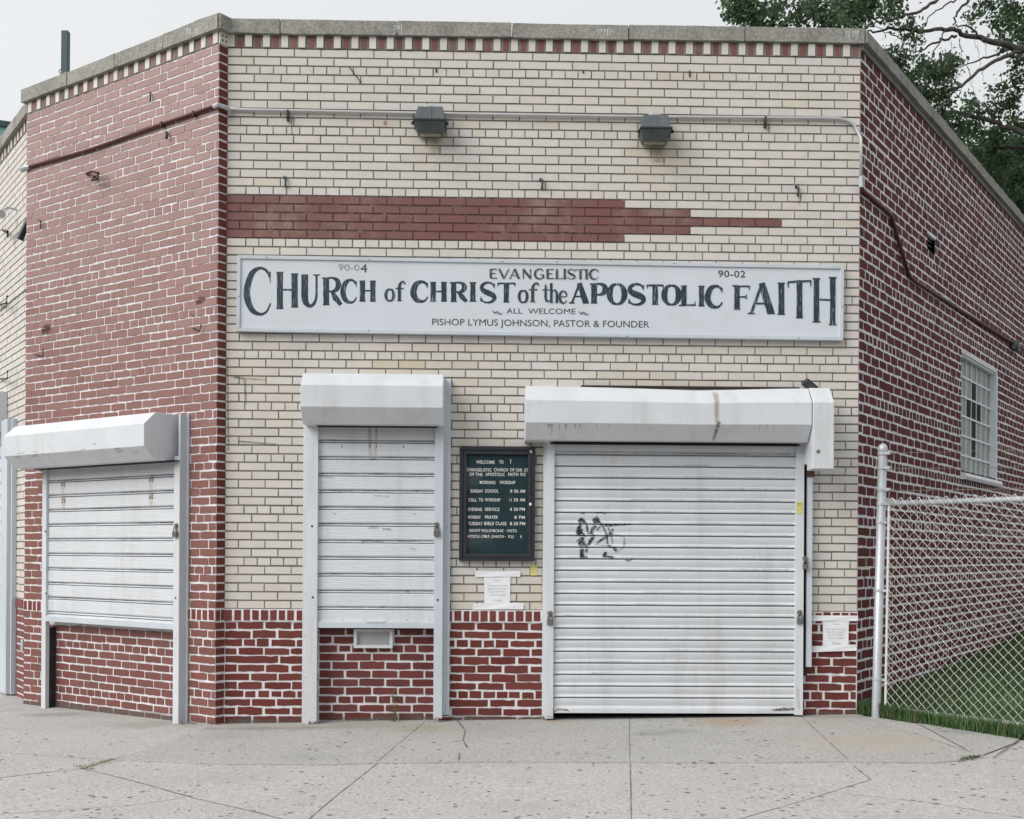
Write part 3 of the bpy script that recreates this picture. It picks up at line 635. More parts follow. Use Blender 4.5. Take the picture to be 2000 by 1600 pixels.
mb.box(FF, ps(FF, 867, 1100, .04), ps(FF, 879, 1100, .04), .006, .04, zbR+.02, pz(FF, 873, 742, .04)); gr = obj('guide_rail', mb, M_wht2, sh, bevel=.002)
bolts(FF, ps(FF, 874, 1100, .04), .04, [pz(FF, 873, v, .04) for v in (770, 866, 1030, 1155, 1240, 1315, 1380)], gr)
mb = MB(); mb.box(FF, ps(FF, 619, 1200, .09), ps(FF, 850, 1200, .09), .04, .09, pz(FF, 730, 1227, .09), pz(FF, 730, 1216, .09)); obj('sill_bar', mb, M_wht2, sh, bevel=.002)
mb = MB(); mb.box(FF, ps(FF, 619, 1200, .08), ps(FF, 850, 1200, .08), .05, .078, zc0, zc0+.018); bb = obj('bottom_bar', mb, M_wht, sh, bevel=.003)
bolts(FF, 0, 0, [], bb)
for u in (625, 668, 711, 757, 794, 838):
    mb = MB(); mb.lathe(FF.p(ps(FF, u, 1206, .07), .068, zc0+.026), [(.006, 0), (.006, .003), (.003, .006)], 8, (FF.n[0], FF.n[1], 0)); obj('bolt', mb, M_wht2, bb)
mb = MB(); mb.box(FF, ps(FF, 716, 1213, .09), ps(FF, 750, 1213, .09), .078, .094, zc0+.001, zc0+.012); obj('lift_handle', mb, M_wht2, bb)
for u, v in ((609.5, 1028), (611, 1167), (855, 1172)):
    mb = MB(); mb.lathe(FF.p(ps(FF, u, v, .1), .0995, pz(FF, u, v, .1)), [(.0085, 0), (.0085, .0012)], 10, (FF.n[0], FF.n[1], 0)); obj('rail_hole', mb, M_blk, sh)
padlock(FF, ps(FF, 853, 1040, .1), .1, pz(FF, 853, 1036, .1), 'steel padlock tilted on the right rail of the narrow door shutter beside the notice board')
# --- wide shutter (right)
sw = thing('roller_shutter', 'wide white roller shutter down to the pavement with a black spray-paint tag', 'shutter', FF.p(3.45, 0, .1), 'metal roller shutters')
a, b = ps(FF, 1027, 800, .35), ps(FF, 1586, 800, .35)
housing(FF, a, b, pz(FF, 1300, 757.5, .25), pz(FF, 1300, 784, .35), pz(FF, 1300, 827.5, .35), pz(FF, 1300, 861.5, .25), .35, sw, sag=[.004, .002, .0, -.003, -.007, -.012, -.018, -.012, -.005, .001, .005])
mb = MB(); c0, c1 = ps(FF, 1588, 850, .36), ps(FF, 1629, 850, .36); zt_, zu_, zb_ = pz(FF, 1605, 758, .25), pz(FF, 1605, 786, .36), pz(FF, 1605, 916, .36)
mb.prism(FF, c0, c1, [(.006, zt_), (.25, zt_), (.362, zu_), (.362, zb_), (.20, zb_-.004), (.20, zb_+.05), (.006, zb_+.05)]); co = obj('side_cover', mb, M_wht, sw, bevel=.005)
for u, v, r_, m_ in ((1598, 796, .008, M_wht2), (1625, 829, .006, M_wht2), (1598, 882, .016, M_lock), (1626, 868, .005, M_wht2)):
    mb = MB(); mb.lathe(FF.p(ps(FF, u, v, .36), .361, pz(FF, u, v, .36)), [(r_, 0), (r_, .002), (r_*.4, .005)], 9, (FF.n[0], FF.n[1], 0)); obj('bolt', mb, m_, co)
dw = .06; zc1, zc0 = pz(FF, 1300, 868, dw), pz(FF, 1300, 1391, dw)
cs0, cs1 = ps(FF, 1080, 1100, dw), ps(FF, 1556, 1100, dw)
PITW = .0885
cur = curtain(FF, cs0, cs1, zc0, zc1, dw, PITW, PW, sw)
mb = MB(); mb.box(FF, cs0+.01, cs1-.01, dw-.01, dw+.028, zc0-.006, zc0+.028); obj('bottom_bar', mb, M_wht, sw, bevel=.003)
mb = MB(); mb.box(FF, ps(FF, 1066, 1100, .10), ps(FF, 1082, 1100, .10), .03, .10, pz(FF, 1074, 1404, .1), zc1+.01); mb.box(FF, ps(FF, 1060, 1100, .02), ps(FF, 1067, 1100, .02), .006, .035, pz(FF, 1074, 1402, .1), zc1+.01); obj('guide_rail', mb, M_wht, sw, bevel=.002)
mb = MB(); mb.box(FF, ps(FF, 1554, 1100, .10), ps(FF, 1570, 1100, .10), .03, .10, pz(FF, 1562, 1397, .1), zc1+.01); obj('guide_rail', mb, M_wht, sw, bevel=.002)
mb = MB(); mb.box(FF, ps(FF, 1576, 1100, .08), ps(FF, 1586.5, 1100, .08), .05, .08, pz(FF, 1580, 1303, .08), pz(FF, 1580, 931, .08)); mb.box(FF, ps(FF, 1580, 1100, .05), ps(FF, 1586, 1100, .05), .006, .05, pz(FF, 1580, 1303, .08), pz(FF, 1580, 931, .08)); obj('side_strip', mb, M_wht2, sw, bevel=.002)
mb = MB(); mb.box(FF, ps(FF, 1570, 1100, .02), ps(FF, 1578, 1100, .02), .006, .012, pz(FF, 1575, 1320, .02), pz(FF, 1575, 880, .02)); mb.box(FF, ps(FF, 1573, 915, .05), ps(FF, 1588, 915, .05), .006, .09, pz(FF, 1580, 932, .05), pz(FF, 1580, 890, .05)); obj('dark_gap', mb, M_rust, sw)
mb = MB(); A_, B_ = px(FF, 1572, 742, .12), px(FF, 1592, 758, .12)
mb.hexa([FF.p(A_[0], .02, A_[1]-.022), FF.p(B_[0], .02, B_[1]-.022), FF.p(B_[0], .2, B_[1]-.022), FF.p(A_[0], .2, A_[1]-.022), FF.p(A_[0], .02, A_[1]), FF.p(B_[0], .02, B_[1]), FF.p(B_[0], .2, B_[1]), FF.p(A_[0], .2, A_[1])]); obj('bent_flap', mb, M_dark, sw)
mb = MB(); mb.box(FF, ps(FF, 1135, 754, .03), ps(FF, 1560, 752, .03), .006, .06, pz(FF, 1300, 757, .03), pz(FF, 1300, 755, .03)); obj('flashing', mb, M_rust, sw)
padlock(FF, ps(FF, 1074.5, 1211, .1), .1, pz(FF, 1074.5, 1209, .1), 'grey padlock on the left rail of the wide shutter, level with the rowlock bricks')
padlock(FF, ps(FF, 1562, 1209, .1), .1, pz(FF, 1562, 1207, .1), 'lower padlock on the right rail of the wide shutter, with dark body')
padlock(FF, ps(FF, 1572.5, 1105, .1), .1, pz(FF, 1572.5, 1102, .1), 'upper padlock bridging the rail and side strip right of the wide shutter', .85)
def slot(F, s0, s1, zb, par):
    mb = MB(); mb.box(F, s0, s1, .03, .15, zb-.005, zb+.002); obj('roller_slot', mb, M_blk, par)
slot(FF, ps(FF, 620, 830, .1), ps(FF, 856, 830, .1), pz(FF, 725, 829, .25), sh); slot(FF, ps(FF, 1075, 860, .1), ps(FF, 1560, 860, .1), pz(FF, 1300, 861.5, .25)-.012, sw)
# soft edged marks that follow the slats
def soft_mark(mb, F, dfun, pts, widths, alphas, colr, step=.006):
    P = []
    for i in range(len(pts)-1):
        (s0, z0), (s1, z1) = pts[i], pts[i+1]; n = max(2, int(math.hypot(s1-s0, z1-z0)/step))
        for k in range(n+(1 if i == len(pts)-2 else 0)):
            f = k/n; P.append((s0+(s1-s0)*f, z0+(z1-z0)*f, widths[i]+(widths[i+1]-widths[i])*f, alphas[i]+(alphas[i+1]-alphas[i])*f))
    b = len(mb.v)
    for i, (s, z, wd, al) in enumerate(P):
        a_, c_ = P[max(i-1, 0)], P[min(i+1, len(P)-1)]; dx, dz = c_[0]-a_[0], c_[1]-a_[1]; L_ = math.hypot(dx, dz)+1e-9; nx, nz = -dz/L_, dx/L_
        for off, am in ((-1, 0), (-.45, .9), (0, 1), (.45, .9), (1, 0)):
            ss, zz = s+nx*wd*off, z+nz*wd*off; mb.v.append(F.p(ss, dfun(ss, zz)+.0012, zz)); mb.al.append(al*am)
    for i in range(len(P)-1):
        for k in range(4): mb.f.append((b+i*5+k, b+i*5+k+1, b+(i+1)*5+k+1, b+(i+1)*5+k)); mb.c.append(colr)
def mx_(F, d, l): return [px(F, u, v, d) for u, v in l]
dW = lambda s, z: dw+prof_d(PW, PITW, zc1, z)+.001
gx = lambda l: [px(FF, 1100+x/11.765, 980+y/11.765, dw+.012) for x, y in l]
G = MB(); BK = (.012, .022, .028)
for l, wd, al in [([(350, 470), (415, 400), (470, 450), (540, 520), (560, 700), (590, 740)], (3.5, 4.5, 4, 3, 2, 1.5), .75), ([(400, 470), (395, 560), (350, 620), (345, 720), (420, 740), (490, 770), (410, 860), (390, 980), (460, 1050), (420, 1130), (440, 1290)], (4, 4, 5, 6, 5, 4, 5, 6, 5, 5, 6), .95),
    ([(430, 620), (400, 700), (350, 730)], (3.5, 4, 3), .8), ([(680, 450), (770, 380), (800, 450), (870, 520), (1010, 545), (1180, 540), (1420, 530), (1560, 510)], (4, 5.5, 4, 4, 3.5, 2.5, 2, 1.5), .85), ([(740, 450), (730, 550), (680, 620), (640, 740), (700, 790), (630, 900), (580, 1000)], (5, 5, 4, 4, 4, 4.5, 3), .85),
    ([(1140, 620), (1100, 740), (990, 800), (880, 870), (770, 960)], (2, 5, 4, 3, 2), .7), ([(900, 560), (970, 690), (1000, 820), (1020, 980)], (2, 2.5, 2.5, 2), .55), ([(1030, 590), (1080, 720), (1120, 850), (1140, 980)], (1.5, 2, 2, 1.5), .5),
    ([(1150, 1050), (1190, 1100), (1230, 1060)], (3, 5, 3), .95), ([(990, 1160), (930, 1250), (1060, 1270), (1150, 1280), (1100, 1310)], (4, 4, 2.5, 4, 3.5), .85), ([(820, 640), (770, 650), (860, 560)], (1.5, 2, 2), .5), ([(1420, 1340), (1500, 1355), (1640, 1300)], (1.5, 2.5, 1.5), .6), ([(1040, 1000), (1090, 1040), (1110, 1060)], (2.5, 4, 3), .8),
    ([(1120, 740), (1280, 770), (1400, 820), (1410, 960), (1380, 1060), (1200, 1170)], (2, 2, 2.5, 3, 3, 2), .22), ([(440, 850), (480, 960), (560, 1040), (520, 1170)], (3, 3, 3.5, 3), .6), ([(300, 920), (360, 860), (420, 840)], (1.2, 1.6, 1.2), .6), ([(380, 275), (500, 265)], (1.5, 1.5), .55), ([(760, 270), (850, 245), (980, 280)], (2, 2.5, 1.5), .6), ([(380, 1250), (450, 1285), (560, 1280)], (2, 4, 2.5), .8), ([(700, 980), (900, 1000), (1040, 1010)], (1, 1, 1.5), .4)]:
    P = gx(l); soft_mark(G, FF, dW, P, [x/255*1.05 for x in wd], [min(1, al*1.35)]*len(P), BK)
gf = obj('graffiti', G, M_decal, cur, tint=True, fixn=False)
def streak(parent, F, dfun, u, v0, v1, wpx, al, c=(.22, .13, .06), d=.35, nm='rust_streak', tail=.3, slant=0):
    mb = MB(); soft_mark(mb, F, dfun, [px(F, u, v0, d), px(F, u+slant, v1, d)], [wpx/255, wpx/255*.7], [al, al*tail], c, .01); return obj(nm, mb, M_decal, parent, tint=True, fixn=False)
_zu, _zl, _zb, _zt = pz(FF, 1300, 784, .35), pz(FF, 1300, 827.5, .35), pz(FF, 1300, 861.5, .25), pz(FF, 1300, 757.5, .25)
def hsurf(s, z):
    if z > _zu: return .35-.10*min(1, (z-_zu)/(_zt-_zu))+.008
    if z < _zl: return .35-.10*min(1, (_zl-z)/(_zl-_zb))+.005
    return .355
hous = [c for c in sw.children if c.name.startswith('housing')][0]
streak(hous, FF, hsurf, 1399, 763, 824, 6, .8, (.36, .30, .22), tail=.8); streak(hous, FF, hsurf, 1402, 824, 859, 5, .85, (.16, .14, .10), .32, tail=.7, slant=-6)
for u, v0, v1, wd, al in [(1073, 829, 836, 6, .85), (1078, 829, 850, 2, .6), (1092, 829, 846, 2, .5), (1105, 829, 842, 2.5, .6), (1123, 829, 838, 2, .6), (1133, 829, 836, 2, .7), (1165, 829, 838, 1.5, .4), (1190, 829, 840, 1.5, .4), (1483, 831, 850, 1.5, .35), (1497, 829, 842, 1.5, .4), (1510, 831, 840, 1.5, .4), (1240, 831, 845, 1.2, .25)]:
    streak(hous, FF, hsurf, u, v0, v1, wd, al, (.26, .15, .06), .33)
mb = MB(); soft_mark(mb, FF, lambda s, z: dw+.029, mx_(FF, dw+.03, [(1508, 1387), (1530, 1385), (1553, 1384)]), [.006, .018, .016], [.7, 1, .9], (.10, .045, .02)); obj('rust_patch', mb, M_decal, cur, tint=True, fixn=False); mb = MB(); soft_mark(mb, FF, lambda s, z: dw+.029, mx_(FF, dw+.03, [(1082, 1390), (1090, 1385), (1108, 1387), (1112, 1391)]), [.008, .009, .008, .004], [.8, .8, .8, .4], (.16, .10, .05)); obj('rust_patch', mb, M_decal, cur, tint=True, fixn=False)
for k in range(1, 21):  # uneven darker lines along the wide slat grooves
    zz = zc1-(k-.05)*PITW; mb = MB(); a_ = random.uniform(cs0, cs0+.9); P = []; W = []; A = []
    for i in range(9): P.append((a_+(cs1-a_-.02)*i/8*random.uniform(.96, 1), zz+.012)); W.append(random.uniform(.004, .010)); A.append(random.uniform(.05, .55 if k < 6 else .35))
    P.sort(); soft_mark(mb, FF, dW, P, W, A, (.20, .20, .19), .03); obj('groove_line', mb, M_decal, cur, tint=True, fixn=False)
def rust_foot(par, F, d, l, wd, al=.8, c=(.10, .06, .035)):
    mb = MB(); soft_mark(mb, F, lambda s, z: d, mx_(F, d, l), [wd]*len(l), [al]*len(l), c, .005); obj('rust_patch', mb, M_decal, par, tint=True, fixn=False)
rust_foot(sh, FF, .1015, [(602, 1411), (609, 1415), (618, 1411)], .018); rust_foot(sh, FF, .1015, [(850, 1402), (863, 1403)], .008, .5); rust_foot(sw, FF, .1015, [(1068, 1399), (1080, 1401)], .008, .45, (.25, .2, .15)); rust_foot(sw, FF, .1015, [(1558, 1345), (1560, 1385)], .012, .3, (.3, .27, .2))
# --- shutter on the red panel (left)
sl = thing('roller_shutter', 'white roller shutter with a boxy projecting housing on the red brick panel', 'shutter', FP.p(1.2, 0, .0), 'metal roller shutters')
DL = .355; sb = ps(FP, 281, 850, DL); sa = ps(FP, 7, 880, DL)
housing(FP, sa, sb, pz(FP, 302, 805, .255), pz(FP, 280, 827, DL), pz(FP, 280, 871, DL), pz(FP, 304, 898, .25), DL, sl)
dl = .05; zc1, zc0 = pz(FP, 215, 908, dl), pz(FP, 215, 1213, dl)
cl_ = curtain(FP, ps(FP, 87, 1050, dl), ps(FP, 342, 1050, dl), zc0, zc1, dl, .1245, PN, sl)
zt_l = zc1+.03
r0, r1 = ps(FP, 81, 1050, .09), ps(FP, 89, 1050, .09)
mb = MB(); mb.box(FP, r0, r1, .048, .085, pz(FP, 86, 1386, .09), zt_l); grl = obj('guide_rail', mb, M_wht, sl, bevel=.002)
mb = MB(); mb.box(FP, r0+.008, r1-.003, -RD+.002, .047, pz(FP, 92, 1388, 0), pz(FP, 92, 1224, 0)); obj('gap_shade', mb, M_dark, sl)  # dark strip put in for the shaded gap beside the rail
r2, r3 = ps(FP, 339, 1050, .09), ps(FP, 350, 1050, .09); zr = pz(FP, 345, 1420, .09)
mb = MB(); mb.box(FP, r2, r3, .02, .09, zr, zt_l); gr2 = obj('guide_rail', mb, M_wht, sl, bevel=.002)
r4 = ps(FP, 371, 1050, .0)
mb = MB(); mb.box(FP, r3+.001, r4-.035, .006, .086, zr+.005, pz(FP, 360, 810, .03)); mb.box(FP, r4-.036, r4, .006, .022, zr+.005, pz(FP, 360, 810, .03)); ang = obj('angle_iron', mb, M_wht2, sl, bevel=.002)
bolts(FP, r4-.014, .022, [pz(FP, 368, v, .02) for v in (845, 1008, 1155, 1240, 1310, 1390)], ang)
mb = MB(); mb.box(FP, r1-.002, r2+.002, .03, .088, pz(FP, 215, 1222, .09), pz(FP, 215, 1211, .09)); obj('sill_bar', mb, M_wht2, sl, bevel=.002)
mb = MB(); mb.box(FP, r1, r2, .052, .076, zc0, zc0+.02); bb = obj('bottom_bar', mb, M_wht, sl, bevel=.004)
for u, v in ((338, 1168), (84.5, 1159), (84, 1038)):
    mb = MB(); mb.lathe(FP.p(ps(FP, u+5, v, .09), .0895, pz(FP, u, v, .09)), [(.009, 0), (.009, .0012)], 10, (FP.n[0], FP.n[1], 0)); obj('rail_hole', mb, M_blk, sl)
def groove_line(F, a, b, ztop, pitch, dfun, n, par):  # uneven darker lines along the grooves of the narrow slats
    for k in range(1, n):
        z = ztop-(k-.13)*pitch; P = [(a+.01+(b-a-.02)*i/8, z+random.uniform(-.002, .002)) for i in range(9)]; mb = MB()
        soft_mark(mb, F, dfun, P, [random.uniform(.004, .009) for _ in P], [random.uniform(.1, .75 if k < 5 else .5) for _ in P], (.15, .15, .14), .03); obj('groove_line', mb, M_decal, par, tint=True, fixn=False)
groove_line(FP, r1+.005, r2, zc1, .1245, lambda s, z: dl+prof_d(PN, .1245, zc1, z)+.001, 10, cl_)
padlock(FP, ps(FP, 344, 1041, .095), .095, pz(FP, 344, 1038, .095), 'brassy padlock on the right rail of the shutter on the red panel')
dL = lambda s, z: dl+prof_d(PN, .1245, zc1, z)+.001
for u, v in ((124, 947), (125, 979), (296, 937), (296, 971)):
    for du in (-3.2, 3.2):
        mb = MB(); soft_mark(mb, FP, dL, mx_(FP, dl+.01, [(u+du, v-4), (u+du*.6, v), (u+du, v+4)]), [.012, .011, .010], [1, 1, .9], (.20, .10, .035)); obj('rust_mark', mb, M_decal, cl_, tint=True, fixn=False)
    mb = MB(); soft_mark(mb, FP, dL, mx_(FP, dl+.01, [(u, v-10), (u, v+22)]), [.035, .03], [.5, .12], (.42, .31, .17)); obj('rust_mark', mb, M_decal, cl_, tint=True, fixn=False)
cm = [c for c in sh.children if c.name.startswith('curtain')][0]; _z1 = pz(FF, 730, 833, dc)
dM = lambda s, z: dc+prof_d(PN, .1272, _z1, z)+.001
groove_line(FF, ps(FF, 620, 1000, dc), ps(FF, 848, 1000, dc), _z1, .1272, dM, 12, cm)
for l, wd, al, c in [([(722, 836), (722, 846)], .006, .7, (.2, .11, .05)), ([(735, 836), (735, 846)], .006, .7, (.2, .11, .05)), ([(722, 868), (722, 875)], .005, .8, (.15, .09, .05)), ([(735, 868), (735, 875)], .005, .8, (.15, .09, .05)), ([(788, 870), (788, 876)], .004, .9, (.1, .06, .04)), ([(668, 869), (668, 875)], .004, .8, (.2, .2, .2)), ([(721, 897), (735, 897)], .006, .9, (.12, .06, .03)),
    ([(722, 840), (724, 890)], .02, .3, (.45, .33, .2)), ([(735, 840), (733, 890)], .015, .3, (.45, .33, .2)), ([(720, 1031), (740, 1030)], .012, .6, (.3, .3, .31)), ([(747, 1033), (764, 1034)], .01, .6, (.28, .28, .29)), ([(706, 1058), (722, 1056), (748, 1058)], .009, .6, (.3, .3, .31)), ([(776, 1057), (804, 1058)], .006, .5, (.35, .35, .36)), ([(800, 1070), (812, 1074)], .008, .5, (.3, .3, .3)), ([(790, 1155), (800, 1156)], .008, .6, (.3, .3, .3)), ([(740, 1187), (752, 1185)], .008, .6, (.25, .25, .25)), ([(622, 931), (655, 933)], .006, .45, (.4, .4, .4)), ([(790, 932), (830, 934)], .008, .35, (.45, .45, .45)), ([(730, 968), (760, 970)], .008, .45, (.4, .4, .4)), ([(650, 1001), (656, 1005)], .005, .7, (.25, .25, .25)), ([(806, 1003), (812, 1004)], .006, .7, (.3, .3, .3))]:
    mb = MB(); soft_mark(mb, FF, dM, mx_(FF, dc+.012, l), [wd]*len(l), [al]*len(l), c); obj('scuff', mb, M_decal, cm, tint=True, fixn=False)
slot(FP, r0-.03, r3, pz(FP, 304, 898, .25), sl)
rust_foot(sl, FP, .0885, [(353, 1404), (358, 1418)], .018, .85, (.09, .06, .04)); rust_foot(sl, FP, .0915, [(342, 1414), (350, 1416)], .008, .5)
hz1, hz0 = pz(FP, 280, 871, DL), pz(FP, 304, 898, .25)
def hL(s, z): return (DL+.002 if z > hz1 else .25+(DL-.25)*max(0, (z-hz0))/(hz1-hz0)+.004)
hl_o = [c for c in sl.children if c.name.startswith('housing')][0]
for k in range(16):
    s_ = random.uniform(sa+.1, sb-.1); z_ = hz1+random.gauss(-.012, .02); ln = random.uniform(.02, .12); mb = MB()
    soft_mark(mb, FP, hL, [(s_, z_), (s_+ln, z_+random.gauss(0, .006))], [.003, .004], [.7, .5], (.22, .20, .17)); obj('scuff', mb, M_decal, hl_o, tint=True, fixn=False)
for k in range(12):
    s_ = random.uniform(sa+.1, sb-.1); mb = MB(); soft_mark(mb, FP, hL, [(s_, hz1-.01), (s_+random.uniform(-.02, .04), hz0+.01)], [.004, .003], [.35, .12], (.24, .21, .17)); obj('dirt_run', mb, M_decal, hl_o, tint=True, fixn=False)
# --- shutter at the left frame edge on the cream side wall
se = thing('roller_shutter', 'shutter cut by the left edge of the picture, only its grey side rail showing', 'shutter', FC.p(LC-1.3, 0, 0), 'metal roller shutters')
e1, e0 = ps(FC, 18, 1100, .07), ps(FC, 4, 1100, .07)
ztE, zbE = pz(FC, 12, 822, .05), pz(FC, 12, 1354, .06)
mb = MB(); mb.box(FC, e0, e1-.045, .006, .085, zbE, ztE); mb.box(FC, e1-.044, e1, .006, .05, zbE, ztE); obj('guide_rail', mb, M_wht2, se, bevel=.002)
curtain(FC, e0-1.6, e0+.01, zbE+.03, ztE-.1, .04, .1245, PN, se)
housing(FC, e0-1.75, e0-.12, ztE+.30, ztE+.20, ztE-.0, ztE-.10, .34, se)
# ------------------------------------------------------------ text helper
def text_poly(body, bold=0.0):
    cu = bpy.data.curves.new('t', 'FONT'); cu.body = body; cu.size = 1.0; cu.resolution_u = 3; cu.offset = bold; cu.space_character = 1.0+bold*6
    o = bpy.data.objects.new('t', cu); COL.objects.link(o); bpy.context.view_layer.update()
    me = bpy.data.meshes.new_from_object(o.evaluated_get(bpy.context.evaluated_depsgraph_get()))
    v = [(p.co.x, p.co.y) for p in me.vertices]; f = [tuple(p.vertices) for p in me.polygons]
    bpy.data.objects.remove(o); bpy.data.curves.remove(cu); bpy.data.meshes.remove(me); return v, f
def put_text(mb, F, d, body, u0, u1, vb0, vb1, h, bold=0.0):
    v, f = text_poly(body, bold)
    x0, x1 = min(p[0] for p in v), max(p[0] for p in v); H_ = 0.73 if any(ch.isupper() or ch.isdigit() for ch in body) else .55
    out = []
    for x, y in v:
        t = (x-x0)/(x1-x0); u = u0+(u1-u0)*t; vv = vb0+(vb1-vb0)*t-y/H_*h; s, z = px(F, u, vv, d); out.append(F.p(s, d, z))
    mb.poly(out, f)
# ------------------------------------------------------------ painted sign board
sg = thing('sign_board', 'long pale church sign board with hand painted dark lettering above the shutters', 'sign', FF.p(2.4, 0, 3.2))
TL, TR, BR, BL = (463, 498), (1649, 518), (1647, 665), (461, 647)
def quad(F, d, pts): return [F.p(px(F, u, v, d)[0], d, px(F, u, v, d)[1]) for u, v in pts]
def slab(F, pts, d0, d1):
    mb = MB(); P = [px(F, u, v, d1) for u, v in pts]
    mb.hexa([F.p(s, d0, z) for s, z in P]+[F.p(s, d1, z) for s, z in P]); return mb
DS = .045
obj('panel', slab(FF, [(466, 501), (1646, 521), (1644, 662), (464, 644)], .006, DS), M_sign, sg)
for a, b, (ox, oy) in ((TL, TR, (0, 7)), (BL, BR, (0, -7)), (TL, BL, (7, 0)), (TR, BR, (-7, 0))):
    i0, i1 = (7, -7) if ox == 0 else (0, 0); j0, j1 = (0, 0) if ox == 0 else (0, 0)
    obj('frame', slab(FF, [a, b, (b[0]+ox+i1*(1 if ox == 0 else 0), b[1]+oy), (a[0]+ox+i0*(1 if ox == 0 else 0), a[1]+oy)] if ox == 0 else [(a[0], a[1]+.0), (b[0], b[1]), (b[0]+ox, b[1]-7), (a[0]+ox, a[1]+7)], .01, DS+.012), M_wht2, sg, bevel=.002)
for u, v in ((521, 503), (722, 507), (981, 511), (1087, 512), (1317, 515), (720, 646), (1225, 657), (1560, 661), (466, 579), (1645, 599)):
    mb = MB(); s, z = px(FF, u, v, DS+.012); mb.lathe(FF.p(s, DS+.011, z), [(.006, 0), (.005, .003)], 8, (FF.n[0], FF.n[1], 0)); obj('screw', mb, M_lock, sg)
LD = [DS+.0006]
def stroke(mb, pts, ws):
    """brush stroke in photo pixels laid on the board plane"""
    LD[0] += .00003; d = LD[0]; A, B = [], []
    for i, (u, v) in enumerate(pts):
        p, q = pts[max(i-1, 0)], pts[min(i+1, len(pts)-1)]; dx, dy = q[0]-p[0], q[1]-p[1]; l = math.hypot(dx, dy)+1e-9; nx, ny = -dy/l, dx/l; h = ws[i]/2
        for S, sgn in ((A, 1), (B, -1)):
            s, z = px(FF, u+nx*h*sgn, v+ny*h*sgn, d); S.append(FF.p(s, d, z))
    for i in range(len(pts)-1): mb.face([A[i], A[i+1], B[i+1], B[i]])
def smooth_path(P, W, n=7):
    out, wo = [], []
    for i in range(len(P)-1):
        p0, p1, p2, p3 = P[max(i-1, 0)], P[i], P[i+1], P[min(i+2, len(P)-1)]
        for k in range(n):
            t = k/n; t2, t3 = t*t, t*t*t
            out.append(tuple(.5*((2*p1[j])+(-p0[j]+p2[j])*t+(2*p0[j]-5*p1[j]+4*p2[j]-p3[j])*t2+(-p0[j]+3*p1[j]-3*p2[j]+p3[j])*t3) for j in (0, 1))); wo.append(W[i]+(W[i+1]-W[i])*t)
    out.append(P[-1]); wo.append(W[-1]); return out, wo
T_, t_ = 1.0, .28
